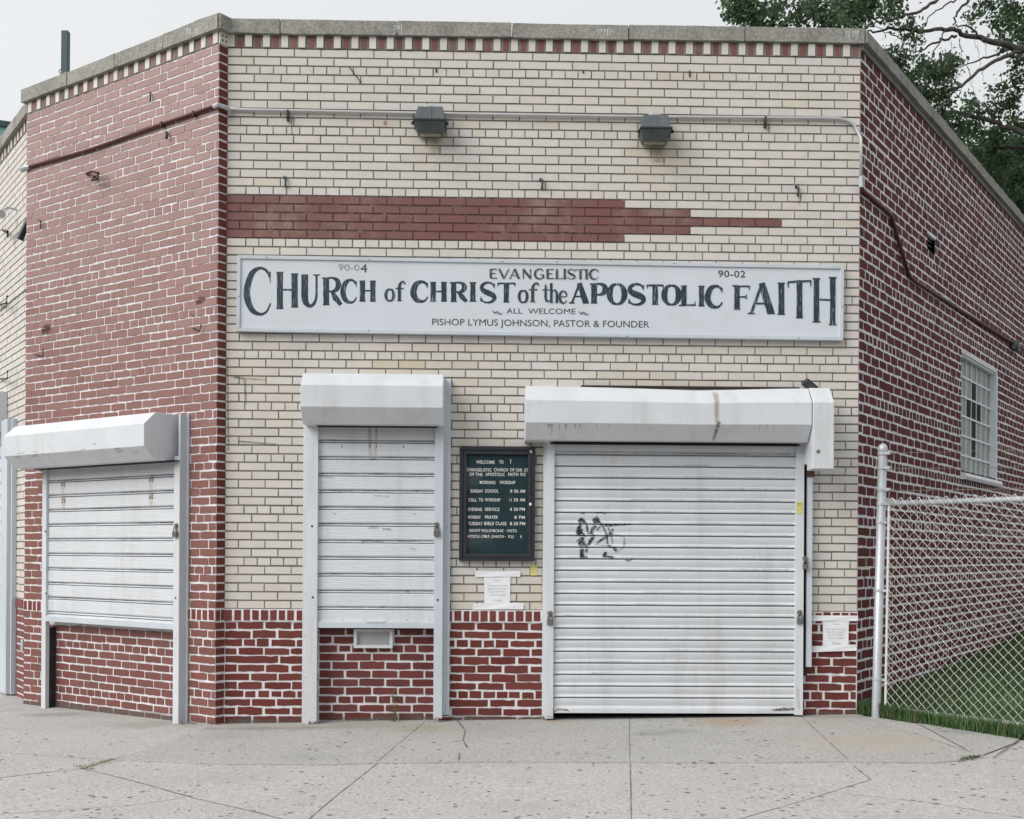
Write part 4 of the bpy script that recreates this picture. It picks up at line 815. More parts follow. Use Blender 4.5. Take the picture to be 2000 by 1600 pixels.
GL = {  # (kind, points, widths)   l = straight, c = curve, s = serif (centre, half width)
 'C': [('c', [(.95, .80), (.80, .95), (.55, 1), (.25, .88), (.07, .55), (.10, .30), (.28, .08), (.58, 0), (.82, .06), (.97, .24)], [.35, .45, .5, .95, 1.1, 1.1, .9, .5, .35, .25]), ('l', [(.95, .93), (.95, .68)], [.3, .12])],
 'H': [('l', [(.2, 0), (.2, 1)], [1, 1]), ('l', [(.8, 0), (.8, 1)], [1, 1]), ('l', [(.2, .52), (.8, .52)], [.3, .3]), ('s', (.2, 0), .2), ('s', (.2, 1), .2), ('s', (.8, 0), .2), ('s', (.8, 1), .2)],
 'U': [('c', [(.2, 1), (.2, .6), (.2, .3), (.27, .1), (.5, .0), (.72, .1), (.83, .32), (.84, .7), (.84, 1)], [1.15, 1.15, 1.15, .95, .55, .5, .4, .35, .35]), ('s', (.2, 1), .2), ('s', (.84, 1), .15)],
 'R': [('l', [(.2, 0), (.2, 1)], [1, 1]), ('c', [(.2, .98), (.5, 1), (.72, .92), (.8, .75), (.7, .57), (.5, .5), (.25, .5)], [.3, .35, .75, 1, .8, .35, .3]), ('l', [(.48, .52), (.66, .25), (.92, .0)], [.6, 1, .7]), ('s', (.2, 0), .18), ('s', (.14, 1), .12)],
 'I': [('l', [(.5, 0), (.5, 1)], [1, 1]), ('s', (.5, 0), .42), ('s', (.5, 1), .42)],
 'S': [('c', [(.90, .78), (.75, .95), (.48, 1), (.2, .90), (.12, .72), (.28, .57), (.55, .47), (.83, .35), (.90, .2), (.75, .05), (.48, 0), (.22, .05), (.07, .22)], [.25, .35, .4, .6, .8, 1, 1.1, 1, .8, .5, .35, .3, .25]), ('l', [(.90, .95), (.90, .70)], [.28, .1]), ('l', [(.07, .05), (.07, .30)], [.28, .1])],
 'T': [('l', [(.5, 0), (.5, 1)], [1, 1]), ('l', [(.02, .965), (.98, .965)], [.34, .34]), ('l', [(.03, .98), (.03, .80)], [.34, .1]), ('l', [(.97, .98), (.97, .80)], [.34, .1]), ('s', (.5, 0), .2)],
 'A': [('l', [(.10, 0), (.52, 1)], [.4, .4]), ('l', [(.50, 1), (.86, 0)], [1, 1.15]), ('l', [(.22, .33), (.74, .33)], [.28, .28]), ('s', (.10, 0), .12), ('s', (.86, 0), .16)],
 'P': [('l', [(.22, 0), (.22, 1)], [1, 1]), ('c', [(.2, .98), (.55, 1), (.80, .9), (.88, .72), (.78, .53), (.55, .44), (.25, .45)], [.3, .35, .8, 1.05, .8, .35, .28]), ('s', (.22, 0), .2), ('s', (.15, 1), .14)],
 'O': [('c', [(.5, 1), (.24, .92), (.08, .65), (.08, .35), (.24, .08), (.5, 0), (.76, .08), (.92, .35), (.92, .65), (.76, .92), (.5, 1)], [.3, .6, 1.05, 1.05, .6, .3, .6, 1.05, 1.05, .6, .3])],
 'L': [('l', [(.25, 0), (.25, 1)], [1, 1]), ('l', [(.2, .03), (.95, .03)], [.3, .34]), ('l', [(.95, .0), (.95, .22)], [.34, .1]), ('s', (.25, 1), .22), ('s', (.12, 0), .1)],
 'F': [('l', [(.25, 0), (.25, 1)], [1, 1]), ('l', [(.2, .97), (.95, .97)], [.3, .32]), ('l', [(.95, 1), (.95, .80)], [.34, .1]), ('l', [(.25, .52), (.78, .52)], [.28, .28]), ('l', [(.78, .62), (.78, .42)], [.2, .2]), ('s', (.25, 0), .2), ('s', (.15, 1), .12)],
 'o': [('c', [(.5, 1), (.24, .9), (.12, .5), (.24, .1), (.5, 0), (.76, .1), (.88, .5), (.76, .9), (.5, 1)], [.4, .7, .9, .7, .4, .7, .9, .7, .4])],
 'f': [('c', [(.95, .86), (.85, .97), (.68, .97), (.5, .85), (.45, .66), (.45, .3), (.45, 0)], [.55, .5, .45, .7, .85, .85, .85]), ('l', [(.12, .64), (.85, .64)], [.32, .32]), ('s', (.45, 0), .3)],
 't': [('c', [(.45, 1), (.45, .6), (.45, .25), (.58, .05), (.9, .12)], [.45, .8, .8, .55, .3]), ('l', [(.05, .70), (.9, .70)], [.3, .3])],
 'h': [('l', [(.2, 0), (.2, 1)], [.85, .85]), ('c', [(.22, .48), (.45, .63), (.68, .60), (.78, .42), (.78, .2), (.78, 0)], [.3, .4, .65, .85, .85, .85]), ('s', (.2, 0), .2), ('s', (.78, 0), .2)],
 'e': [('c', [(.12, .52), (.85, .56), (.80, .85), (.5, 1), (.2, .85), (.10, .5), (.22, .12), (.55, 0), (.92, .2)], [.3, .3, .6, .4, .7, .9, .8, .5, .3])],
 'E': [('l', [(.2, 0), (.2, 1)], [1, 1]), ('l', [(.2, .96), (.9, .96)], [.45, .45]), ('l', [(.2, .52), (.75, .52)], [.4, .4]), ('l', [(.2, .04), (.95, .04)], [.45, .45])],
 'V': [('l', [(.05, 1), (.48, 0)], [1, 1]), ('l', [(.5, 0), (.95, 1)], [.5, .5])], 'N': [('l', [(.15, 0), (.15, 1)], [.55, .55]), ('l', [(.15, 1), (.85, 0)], [1, 1]), ('l', [(.85, 0), (.85, 1)], [.55, .55])],
 'G': [('c', [(.9, .8), (.75, .95), (.5, 1), (.22, .86), (.08, .5), (.22, .12), (.52, 0), (.78, .06), (.9, .16)], [.5, .5, .5, .9, 1.05, .9, .5, .5, .5]), ('l', [(.9, .05), (.9, .42)], [.8, .8]), ('l', [(.62, .42), (.95, .42)], [.4, .4])],
}
def glyph(mb, ch, u0, u1, vt, vb, stem, serif=2.6, vtR=None, vbR=None):
    vtR = vt if vtR is None else vtR; vbR = vb if vbR is None else vbR
    def m(p): x, y = p; return (u0+(u1-u0)*x, (vb+(vbR-vb)*x)+((vt+(vtR-vt)*x)-(vb+(vbR-vb)*x))*y)
    for g_ in GL[ch]:
        if g_[0] == 's':
            c_ = m(g_[1]); hw_ = max(g_[2]*(u1-u0)*.75, stem*.62); inn = -1 if g_[1][1] > .5 else 1
            if serif: stroke(mb, [(c_[0]-hw_, c_[1]), (c_[0], c_[1]-inn*.7), (c_[0]+hw_, c_[1])], [serif*.75, serif*1.35, serif*.75])
            continue
        P, W = [m(p) for p in g_[1]], [x*stem*1.06 for x in g_[2]]
        if g_[0] == 'c': P, W = smooth_path(P, W)
        else:
            Q, X = [], []
            for i in range(len(P)-1):
                n = 5
                for k in range(n): Q.append(tuple(P[i][j]+(P[i+1][j]-P[i][j])*k/n+random.uniform(-.25, .25) for j in (0, 1))); X.append((W[i]+(W[i+1]-W[i])*k/n)*random.uniform(.96, 1.05))
            P, W = Q+[P[-1]], X+[W[-1]]
        stroke(mb, P, W)
mb = MB()
for a in [('C', 479, 530, 524, 614, 11), ('H', 537, 585, 531, 604, 11.5, 2.8, 536, 599), ('U', 588, 624, 537, 598, 11), ('R', 629, 669, 543, 595.5, 10.5), ('C', 668, 697, 547, 591, 9), ('H', 701, 735, 549, 588.5, 9.5),
          ('C', 805.5, 836, 550.5, 589, 10.5), ('H', 839, 874, 551.5, 588.5, 9.5), ('R', 879, 914, 552, 589, 9.5), ('I', 913, 934, 552, 588.5, 9.5), ('S', 937, 968.5, 552, 591, 9.5), ('T', 971.5, 1006.5, 552.5, 590, 9.5),
          ('A', 1113, 1149.5, 553, 592, 9.5), ('P', 1153, 1186, 554.5, 592, 10.5), ('O', 1188.5, 1221.5, 555, 594, 10.5), ('S', 1226, 1260, 555, 595, 11), ('T', 1263, 1296, 556, 594.5, 10), ('O', 1295.5, 1327.5, 557.5, 595, 10.5), ('L', 1328, 1359, 558.5, 597, 9.5), ('I', 1360, 1380, 559, 597.5, 9), ('C', 1380, 1411.5, 559, 600, 10),
          ('F', 1431, 1465, 558, 604, 10), ('A', 1462, 1513, 553, 612.5, 12), ('I', 1514, 1538, 553, 614, 10.5), ('T', 1538, 1585, 548.5, 620.5, 10.5, 2.8, 546), ('H', 1584, 1637, 545, 627, 10, 2.8, 541.5, 636)]:
    glyph(mb, *a)
for a in [('o', 751, 771, 565, 587.5, 6), ('f', 770, 792, 549.5, 587.5, 6.5), ('o', 1011.5, 1032, 567.5, 590.5, 6), ('f', 1030, 1053, 552.5, 589.5, 6.5), ('t', 1058, 1075, 556, 590.5, 5.5), ('h', 1073, 1091.5, 553, 591, 5.5), ('e', 1091.5, 1108.5, 568.5, 592, 5.5)]:
    glyph(mb, *a, 1.8)
obj('main_lettering', mb, M_letter, sg, fixn=True)
mb = MB(); us = [954.6, 978, 1000.5, 1024.5, 1048, 1070, 1086, 1100.5, 1111, 1128, 1146.5, 1152]
for ch, a0, a1 in [('E', 955, 972), ('V', 974, 995), ('A', 994, 1016), ('N', 1019, 1039), ('G', 1043, 1063), ('E', 1066, 1083), ('L', 1084, 1099), ('I', 1097, 1109), ('S', 1108, 1124), ('T', 1124, 1143), ('I', 1140, 1151), ('C', 1151, 1169)]:
    glyph(mb, ch, a0, a1, 525+(a0-955)*.006, 544+(a0-955)*.006, 4.0, 1.3)
put_text(mb, FF, DS+.002, 'ALL  WELCOME', 989, 1124, 612.5, 613.5, 11); put_text(mb, FF, DS+.002, 'PISHOP LYMUS JOHNSON, PASTOR & FOUNDER', 844, 1268, 635, 640, 13.5)
put_text(mb, FF, DS+.002, '4', 704, 717, 532, 532, 17); put_text(mb, FF, DS+.002, '90-02', 1402.5, 1456, 541, 542, 13.5, .008)
for l in ([(962, 607), (966, 611), (971, 609), (975, 613), (981, 612)], [(1131, 608), (1135, 613), (1140, 610), (1144, 614), (1150, 613)]):
    P, W = smooth_path(l, [1, 2.2, 2, 2.2, 1]); stroke(mb, P, W)
obj('small_lettering', mb, M_letter2, sg, fixn=True)
mb = MB(); put_text(mb, FF, DS+.002, '90-0', 661, 702, 528, 529, 13); obj('faded_number', mb, paint_mat('faint_number_paint', (.16, .18, .20), (.50, .54, .58), (60, 60, 40), .42, .6, .7), sg)
# ------------------------------------------------------------ notice board
nb_ = thing('notice_board', 'dark framed letter board with white service times between the narrow and wide shutters', 'notice board', FF.p(2.1, 0, 1.6))
o0 = rect(FF, 897, 1045, 873, 1096, .05)
mb = MB(); fw_ = .030
def ring(mb, F, r, w_, d0, d1):
    mb.box(F, r[0], r[1], d0, d1, r[2], r[2]+w_); mb.box(F, r[0], r[1], d0, d1, r[3]-w_, r[3]); mb.box(F, r[0], r[0]+w_, d0, d1, r[2]+w_, r[3]-w_); mb.box(F, r[1]-w_, r[1], d0, d1, r[2]+w_, r[3]-w_)
ring(mb, FF, o0, .026, .006, .055); obj('frame', mb, M_dark, nb_, bevel=.002)
i0 = (o0[0]+.027, o0[1]-.027, o0[2]+.027, o0[3]-.027); mb = MB(); ring(mb, FF, i0, .028, .01, .047); obj('door_frame', mb, mat('dark_bronze_frame', (.022, .022, .028), .45, var=.15), nb_, bevel=.003)
mb = MB(); mb.box(FF, i0[0]+.02, i0[1]-.02, .008, .02, i0[2]+.02, i0[3]-.02); obj('felt', mb, M_felt, nb_)
mb = MB(); q = [FF.p(i0[0]+.026, .034, i0[2]+.026), FF.p(i0[1]-.026, .034, i0[2]+.026), FF.p(i0[1]-.026, .034, i0[3]-.026), FF.p(i0[0]+.026, .034, i0[3]-.026)]; mb.face(q)
mg = bpy.data.materials.new('board_glass'); mg.use_nodes = True; _n = mg.node_tree; _b = _n.nodes['Principled BSDF']; _n.nodes.remove(_b)
gl_ = _n.nodes.new('ShaderNodeBsdfGlossy'); gl_.inputs['Roughness'].default_value = .03; tp = _n.nodes.new('ShaderNodeBsdfTransparent'); fz_ = _n.nodes.new('ShaderNodeFresnel'); fz_.inputs[0].default_value = 1.45; mxs = _n.nodes.new('ShaderNodeMixShader')
_n.links.new(fz_.outputs[0], mxs.inputs[0]); _n.links.new(tp.outputs[0], mxs.inputs[1]); _n.links.new(gl_.outputs[0], mxs.inputs[2]); _n.links.new(mxs.outputs[0], _n.nodes['Material Output'].inputs[0])
obj('glass', mb, mg, nb_)
mb = MB(); B = lambda x: 880+x/4.325; V = lambda y: 850+y/4.325; hh = 5.6
for body, x0, x1, y in [('WELCOME', 217, 372, 228), ('TO', 410, 447, 228), ('?', 503, 513, 228), ('EVANGELISTIC', 138, 347, 293), ('CHURCH', 366, 484, 293), ('OF', 502, 540, 293), ('CHR', 552, 606, 295), ('ST', 622, 655, 297), ('OF THE', 160, 270, 332), ('APOSTOLIC', 295, 458, 332), ('FAITH', 487, 572, 332), ('INC', 590, 637, 332), ('MORNING', 247, 378, 400), ('WORSHIP', 414, 547, 400), ('SUNDAY', 168, 275, 472), ('SCHOOL', 292, 405, 472), ('9', 503, 522, 474), ('30', 535, 572, 474), ('AM', 585, 630, 474),
     ('CALL', 150, 222, 547), ('TO', 238, 275, 547), ('WORSHIP', 290, 420, 547), ('11', 499, 515, 547), ('30', 533, 570, 547), ('AM', 585, 628, 547), ('EVENING', 148, 266, 627), ('SERVICE', 290, 413, 627), ('4', 500, 518, 627), ('30', 533, 570, 627), ('PM', 583, 628, 627), ('MONDAY', 148, 255, 693), ('PRAYER', 292, 400, 693), ('8', 540, 558, 695), ('PM', 578, 628, 695), ('TUESDAY', 150, 270, 747), ('BIBLE', 285, 366, 747), ('CLASS', 380, 472, 747), ('8', 502, 520, 748), ('30', 533, 570, 748), ('PM', 585, 630, 748)]:
    put_text(mb, FF, .024, body, B(x0), B(x1), V(y)+hh/2, V(y)+hh/2+.3+(x1-x0)*.0015, hh+.9, .012)
for body, x0, x1, y in [('BISHOP', 158, 255, 805), ('WILLIE', 258, 350, 806), ("MCRAE", 352, 450, 807), ('-', 463, 475, 807), ('PASTO', 480, 563, 808), ('APOSTLE', 138, 248, 855), ('LYMUS', 256, 333, 855), ('JOHNSON', 342, 452, 856), ('-', 455, 468, 856), ('FOU', 485, 538, 858), ('R', 588, 607, 858)]:
    put_text(mb, FF, .024, body, B(x0+2), B(x1-4), V(y)+hh/2, V(y)+hh/2, hh+.2, .004)
obj('white_letters', mb, M_ltr, nb_)
mb = MB(); mb.face(quad(FF, .0475, [(1031, 878.5), (1041.5, 878.5), (1041.5, 888)])); obj('corner_patch', mb, M_ltr, nb_)
mb = MB(); s, z = px(FF, 1036, 985, .05); mb.lathe(FF.p(s, .046, z), [(.011, 0), (.011, .006), (.005, .008)], 12, (FF.n[0], FF.n[1], 0)); obj('lock', mb, M_ltr, nb_)
# ------------------------------------------------------------ paper notices and stickers
def notice(label, paper, top, bot, lines, t, do=0.0):
    n = thing('paper_notice', label, 'notice', FF.p(px(FF, paper[0], paper[2])[0], .006, px(FF, paper[0], paper[3])[1]), 'taped paper notices')
    def sheet_(q, d, nm, m):
        mb = MB(); N_ = 8; P = [[None]*(N_+1) for _ in range(N_+1)]
        for i in range(N_+1):
            for j in range(N_+1):
                x, y = i/N_, j/N_; u = (q[0][0]*(1-x)+q[1][0]*x)*(1-y)+(q[3][0]*(1-x)+q[2][0]*x)*y; v = (q[0][1]*(1-x)+q[1][1]*x)*(1-y)+(q[3][1]*(1-x)+q[2][1]*x)*y
                s, z = px(FF, u, v, d); P[i][j] = FF.p(s, d+.0012*math.sin(7*x+5*y+t)+random.uniform(0, .0006), z)
        for i in range(N_):
            for j in range(N_): mb.face([P[i][j], P[i+1][j], P[i+1][j+1], P[i][j+1]])
        return obj(nm, mb, m, n)
    sheet_([(paper[0], paper[2]), (paper[1], paper[2]), (paper[1]-1, paper[3]), (paper[0]+.5, paper[3])], .0105+do, 'paper', M_paper)
    for q in (top, bot): sheet_(q, .0145+do, 'tape', M_paper)
    for body, u0, u1, v, h in lines: mb = MB(); put_text(mb, FF, .0135+do, body, u0, u1, v, v, h); obj('printed_line', mb, M_ink, n)
    return n
notice('white paper notice taped under the dark letter board', (945.5, 997, 1117, 1188), [(928, 1115), (1016.5, 1115.5), (1016, 1126.5), (928, 1127)], [(924, 1179), (1023, 1178), (1022, 1190), (923, 1191)],
       [('Please', 964, 977, 1135, 3), ('The Soup Drives Are', 952, 990, 1145.5, 3.2), ('Donations Dresses', 953, 989, 1151.5, 3.2), ('Drop Off When', 955, 987, 1157, 3.2), ('Church Is Open', 956, 987, 1163, 3.2), ('Thanks!', 962, 980, 1174, 3)], 0.3)
notice('white paper notice taped over the red bricks right of the wide shutter', (1607, 1658, 1207, 1266), [(1586, 1202), (1676, 1202.5), (1675, 1213), (1586, 1213)], [(1586, 1262), (1673, 1259), (1673, 1271), (1586, 1274)],
       [('Please', 1627, 1640, 1220, 3), ('The Soup Drives Are', 1614, 1652, 1230, 3.2), ('Donations Dresses', 1615, 1650, 1235.5, 3.2), ('Drop Off When', 1617, 1648, 1241, 3.2), ('Church Is Open', 1617, 1649, 1247, 3.2), ('Thanks!', 1625, 1641, 1258, 3)], 1.7, .009)
def sticker(label, r, d):
    s0, s1, z0, z1 = rect(FF, *r, d); t = thing('yellow_sticker', label, 'sticker', FF.p(s0, d, z0), 'yellow stickers')
    mb = MB(); mb.box(FF, s0, s1, d-.001, d+.001, z0, z1); obj('label_paper', mb, M_yel, t); h = z1-z0
    for k, (a, b) in enumerate(((.04, .9), (.1, .85), (.1, .8))):
        mb = MB(); z = z1-h*(.1+.27*k); mb.box(FF, s0+(s1-s0)*a, s0+(s1-s0)*b, d+.001, d+.0016, z-h*(.12 if k == 0 else .05), z)
        obj('printed_line', mb, M_ink2, t)
sticker('small yellow printed sticker on the cream bricks below the letter board', (1036, 1049, 1104, 1124), .007)
sticker('yellow sticker stuck high on the right rail of the wide shutter', (1556, 1567.5, 981, 1003), .1025)
# ------------------------------------------------------------ wall lamps
def lamp(u, v, label):
    s, z = px(FF, u, v, .12); o_ = FF.p(s, 0, z)
    t = thing('wall_lamp', label, 'wall lamp', o_, 'grey box wall lamps')
    f = lambda x, d, y: FF.p(s+x, d, z+y)
    def frus(x0, x1, y0, y1, d0a, d1a, d0b, d1b):
        m = MB(); m.hexa([f(-x0, d0a, y0), f(x0, d0a, y0), f(x0, d1a, y0), f(-x0, d1a, y0), f(-x1, d0b, y1), f(x1, d0b, y1), f(x1, d1b, y1), f(-x1, d1b, y1)]); return m
    obj('housing', frus(.116, .094, 0, .122, .006, .20, .006, .13), M_bronze, t, bevel=.006)
    obj('rim', frus(.124, .124, -.012, .002, .004, .21, .004, .21), M_dark, t, bevel=.003)
    lo_ = obj('lower_shield', frus(.094, .116, -.078, -.010, .03, .135, .006, .20), M_bronze, t, bevel=.004)
    obj('lens', frus(.080, .084, -.080, -.072, .045, .10, .04, .11), M_lens, t)
    rb_ = MB(); rb_.hexa([f(-.012, .20, .0), f(.012, .20, .0), f(.012, .208, .0), f(-.012, .208, .0), f(-.012, .13, .118), f(.012, .13, .118), f(.012, .138, .118), f(-.012, .138, .118)]); obj('rib', rb_, M_bronze, t)
    for x in (-.13, .13): m = MB(); m.lathe(f(x, .15, -.012), [(.010, -.014), (.012, 0), (.008, .01)], 8); obj('clip', m, M_dark, t)
    m = MB(); m.lathe(f(0, .006, .118), [(.062, 0), (.06, .03), (.045, .05)], 16, (FF.n[0], FF.n[1], 0)); obj('junction_cover', m, M_galv, t, smooth=False)
    return t
L1 = lamp(840, 240, 'left one of the two grey box lamps on the front wall, above the narrow shutter')
s2, z2 = px(FF, 1281, 256, .12); L2 = dup(L1, FF.p(s2, 0, z2), 'right one of the two grey box lamps, its silver junction cover showing on top', (0, R(.5), R(-3)))
# ------------------------------------------------------------ conduits
def wall_path(F, l, d): return [F.p(px(F, u, v, d)[0], d, px(F, u, v, d)[1]) for u, v in l]
c1 = thing('conduit', 'silver white electrical conduit running level across the cream front wall', 'conduit', FF.p(2, 0, 4.7))
P = wall_path(FF, [(445, 211), (458, 213.5), (475, 214.5), (820, 221.5), (1280, 228.5), (1600, 231), (1636, 231.5), (1654, 235), (1667, 243), (1675, 257)], .025)+wall_path(FS, [(1681.5, 270), (1682, 345)], .028)
mb = MB(); mb.tube(P, .0118, 10); obj('pipe', mb, mat('weathered_conduit', (.46, .46, .46), .45, metal=.2, var=.12, vscale=6), c1, smooth=True)
for F, u, v in ((FF, 562, 221), (FF, 1495, 234)):
    mb = MB(); s, z = px(F, u, v, .03); mb.box(F, s-.007, s+.007, .004, .042, z-.03, z+.022); mb.box(F, s-.009, s+.009, .004, .03, z-.055, z-.03); obj('clamp', mb, M_rust, c1)
mb = MB(); mb.tube(wall_path(FS, [(1682, 345), (1682, 366)], .028), .017, 10); obj('coupling', mb, M_galv, c1)
c2 = thing('conduit', 'red painted conduit kinking down across the dark right wall', 'conduit', FS.p(1, 0, 3))
mb = MB(); mb.tube(wall_path(FS, [(1682, 364), (1684, 372), (1700, 384), (1735, 415), (1741, 423), (1745, 436), (1760, 487), (1774, 533), (1779, 542), (1790, 551), (1860, 596), (1975, 668), (2010, 690)], .022), .017, 10); obj('pipe', mb, M_cred, c2, smooth=True)
mb = MB(); s, z = px(FS, 1986, 674, .06); mb.lathe(FS.p(s, .0, z), [(.06, 0), (.06, .07), (.04, .09)], 12, (FS.n[0], FS.n[1], 0)); mb.box(FS, s-.10, s+.2, .02, .06, z-.05, z-.01); obj('junction_box', mb, M_bronze, c2)
c3 = thing('conduit', 'red painted conduit sloping in view along the upper red brick panel', 'conduit', FP.p(1, 0, 4.6))
mb = MB(); P = wall_path(FP, [(418, 208.5), (320, 241), (180, 291), (56, 326)], .022); mb.tube(P, .014, 10); obj('pipe', mb, M_cred, c3, smooth=True)
mb = MB(); mb.tube(P[:1]+[FP.p(WP+.02, .03, P[0][2]+.003), FT.p(.045, .035, P[0][2]+.0), FF.p(.03, .03, P[0][2]-.012)], .018, 8); obj('elbow', mb, M_galv, c3)
mb = MB(); e = wall_path(FP, [(58, 326), (50, 328)], .022); mb.tube([e[0], e[1], FP.p(-.06, .01, e[1][2])], [.016, .024, .026], 8); obj('end_fitting', mb, M_galv, c3)
for u, v in ((318, 243), (380, 222)):
    mb = MB(); s, z = px(FP, u, v, .02); mb.box(FP, s-.008, s+.008, 0, .04, z-.022, z+.016); obj('clamp', mb, M_rust, c3)
# ------------------------------------------------------------ hooks and leftover ironwork on the walls
def hook(F, u, v, label, m=M_dark, h=.075):
    s, z = px(F, u, v, .03); t = thing('wall_hook', label, 'hook', F.p(s, .006, z), 'rusty hooks left in the walls')
    mb = MB(); mb.tube([F.p(s-.012, 0, z+h*.45), F.p(s-.004, .022, z+h*.42), F.p(s+.002, .028, z+h*.25), F.p(s+.002, .026, z-h*.40), F.p(s+.001, .01, z-h*.5)], .0085, 6); obj('bar', mb, m, t)
    mb = MB(); mb.lathe(F.p(s-.008, .004, z+h*.4), [(.014, 0), (.012, .012)], 8, (F.n[0], F.n[1], 0)); obj('stub', mb, m, t); return t
hook(FF, 557, 353, 'black iron hook above the left end of the red band')
hook(FF, 1058.5, 357, 'black iron hook above the middle of the red band, between the lamps')
hook(FF, 1559, 371, 'black iron hook near the right corner, beyond the red band')
def rod(F, l, d, label, r=.005, m=M_rust, cat='iron rod', nm='iron_rod'):
    P = [F.p(px(F, u, v, dd)[0], dd, px(F, u, v, dd)[1]) for (u, v), dd in zip(l, d)]
    mb = MB(); mb.tube(P, r, 6); o = obj(nm, mb, m); o.name = nm
    c_ = Vector(P[0])
    o.location = c_; 
    for v_ in o.data.vertices: v_.co -= c_
    return tag(o, label, cat, 'bent iron rods left in the walls')
rod(FF, [(682, 130), (690, 142), (703, 158), (703, 164)], (.01, .03, .03, .01), 'bent thin rod on the cream front wall high at the upper left', .004)
rod(FF, [(852, 134), (852, 141)], (.012, .008), 'short dark peg above the left lamp', .007)
rod(FF, [(1139, 138), (1139, 143)], (.012, .008), 'short dark peg in the header course between the lamps', .006)
rod(FF, [(1347, 138), (1347, 150)], (.014, .008), 'short rusty peg in the header course right of the right lamp', .006)
rod(FP, [(293, 180), (294, 190), (294, 198)], (.01, .03, .01), 'small spike high on the red brick panel above the red conduit', .006)
rod(FP, [(325, 258), (326, 264), (325, 271)], (.01, .04, .03), 'spike just below the red conduit on the panel', .010)
rod(FP, [(169, 340), (178, 335), (192, 338), (190, 350), (180, 352), (186, 345)], (.01, .07, .10, .09, .06, .02), 'tangle of rusty wire on the red brick panel below the red conduit', .011)
rod(FP, [(376, 641), (391, 646), (393, 632)], (.01, .03, .03), 'bent rod low on the right of the brick panel', .005)
rod(FP, [(69, 693), (84, 696), (84, 681)], (.01, .03, .03), 'bent rod low on the left of the brick panel', .005)
rod(FP, [(74, 429), (79, 431), (79, 445)], (.02, .03, .01), 'small bent spike near the left edge of the brick panel', .005)
rod(FC, [(-2, 596), (13, 592), (14, 578)], (.02, .10, .09), 'bent bracket rod on the cream side wall under its dark stain line', .009)
rod(FC, [(-2, 740), (14, 740), (15, 724)], (.02, .10, .09), 'lowest bent bracket rod on the cream side wall', .008)
rod(FC, [(6, 450), (15, 453), (15, 462)], (.02, .08, .06), 'short bracket on the cream side wall beside the small grey lamp', .012)
mb = MB(); p0, p1 = FP.p(-.03, -.05, pz(FP, 51, 418, 0)), FP.p(-.11, .0, pz(FP, 46, 466, 0)); mb.tube([p0, p1], [.022, .035], 10)
o = obj('vent_pipe', mb, M_dark); tag(o, 'dark tapered pipe hanging at the corner between cream wall and red panel', 'pipe')
fl = thing('flood_lamp', 'small grey flood lamp at the left edge of the picture on the cream wall', 'lamp', FC.p(LC-1.3, 0, 4.2))
s, z = px(FC, 4, 414, .15); mb = MB(); mb.lathe(FC.p(s-.09, .15, z), [(.03, -.02), (.04, .03), (.04, .06)], 12, (FC.a[0], FC.a[1], -.25)); obj('head', mb, M_galv, fl)
mb = MB(); mb.tube([FC.p(s-.07, .0, z+.06), FC.p(s-.07, .09, z+.07), FC.p(s-.07, .15, z+.02)], .010, 8); obj('arm', mb, M_galv, fl)
mb = MB(); s, z = px(FC, 45, 1263, .03); mb.box(FP, -.06, -.02, -.03, .0, pz(FP, 46, 1272, 0), pz(FP, 46, 1250, 0)); o = obj('outlet_box', mb, M_galv, bevel=.003); tag(o, 'small grey metal box by the pavement at the left corner of the red panel', 'outlet box')
# damaged, unpainted spots on the chamfer panel
for u, v, w_, h_, lab in ((90, 643, .065, .055, 0), (391, 587, .05, .035, 0)):
    mb = MB(); s, z = px(FP, u, v, .006); soft_mark(mb, FP, lambda s, z: .006, [(s-w_, z-.012), (s, z), (s+w_, z+.006)], [h_*.6, h_, h_*.7], [.75, 1, .6], (.06, .012, .010)); obj('chipped_paint', mb, M_decal, bld, tint=True, fixn=False)
mb = MB()
for _ in range(60):
    u = random.uniform(80, 400); v = 640+random.gauss(0, 12)-(u-80)*.10; s, z = px(FP, u, v, .006); r_ = random.uniform(.003, .007)
    mb.face([FP.p(s+r_*math.cos(a)*random.uniform(.7, 1.2), .0065, z+r_*math.sin(a)*random.uniform(.7, 1.2)) for a in np.linspace(0, 2*math.pi, 7)[:-1]])
o = obj('paint_chips', mb, M_cred, bld); o['kind'] = 'stuff'
# stains on the cream wall (dirt runs)
for l, wd, al, c in [([(1062, 910), (1060, 1180)], .02, .35, (.30, .19, .09)), ([(458, 735), (478, 740), (480, 790)], .012, .6, (.10, .10, .09)), ([(444, 700), (446, 880)], .010, .5, (.15, .15, .14)), ([(440, 150), (442, 560)], .008, .5, (.14, .14, .13)), ([(465, 862), (540, 868)], .008, .6, (.08, .08, .07)), ([(455, 738), (520, 742)], .007, .5, (.1, .1, .09)), ([(1284, 283), (1285, 318)], .07, .35, (.36, .30, .18)), ([(850, 270), (852, 300)], .05, .3, (.40, .34, .22)), ([(569, 228), (570, 262)], .006, .7, (.3, .17, .06)),
                     ([(749, 240), (756, 241)], .022, .75, (.38, .20, .10)), ([(1496, 240), (1497, 256)], .006, .6, (.2, .12, .06)), ([(1560, 380), (1561, 400)], .005, .6, (.2, .12, .06)), ([(1059, 366), (1059, 374)], .004, .6, (.2, .12, .06)), ([(559, 362), (560, 380)], .005, .6, (.2, .12, .06))]:
    mb = MB(); soft_mark(mb, FF, lambda s, z: .0075, mx_(FF, .007, l), [wd]*len(l), [al]*len(l), c, .01); obj('dirt_stain', mb, M_decal, wf, tint=True, fixn=False)
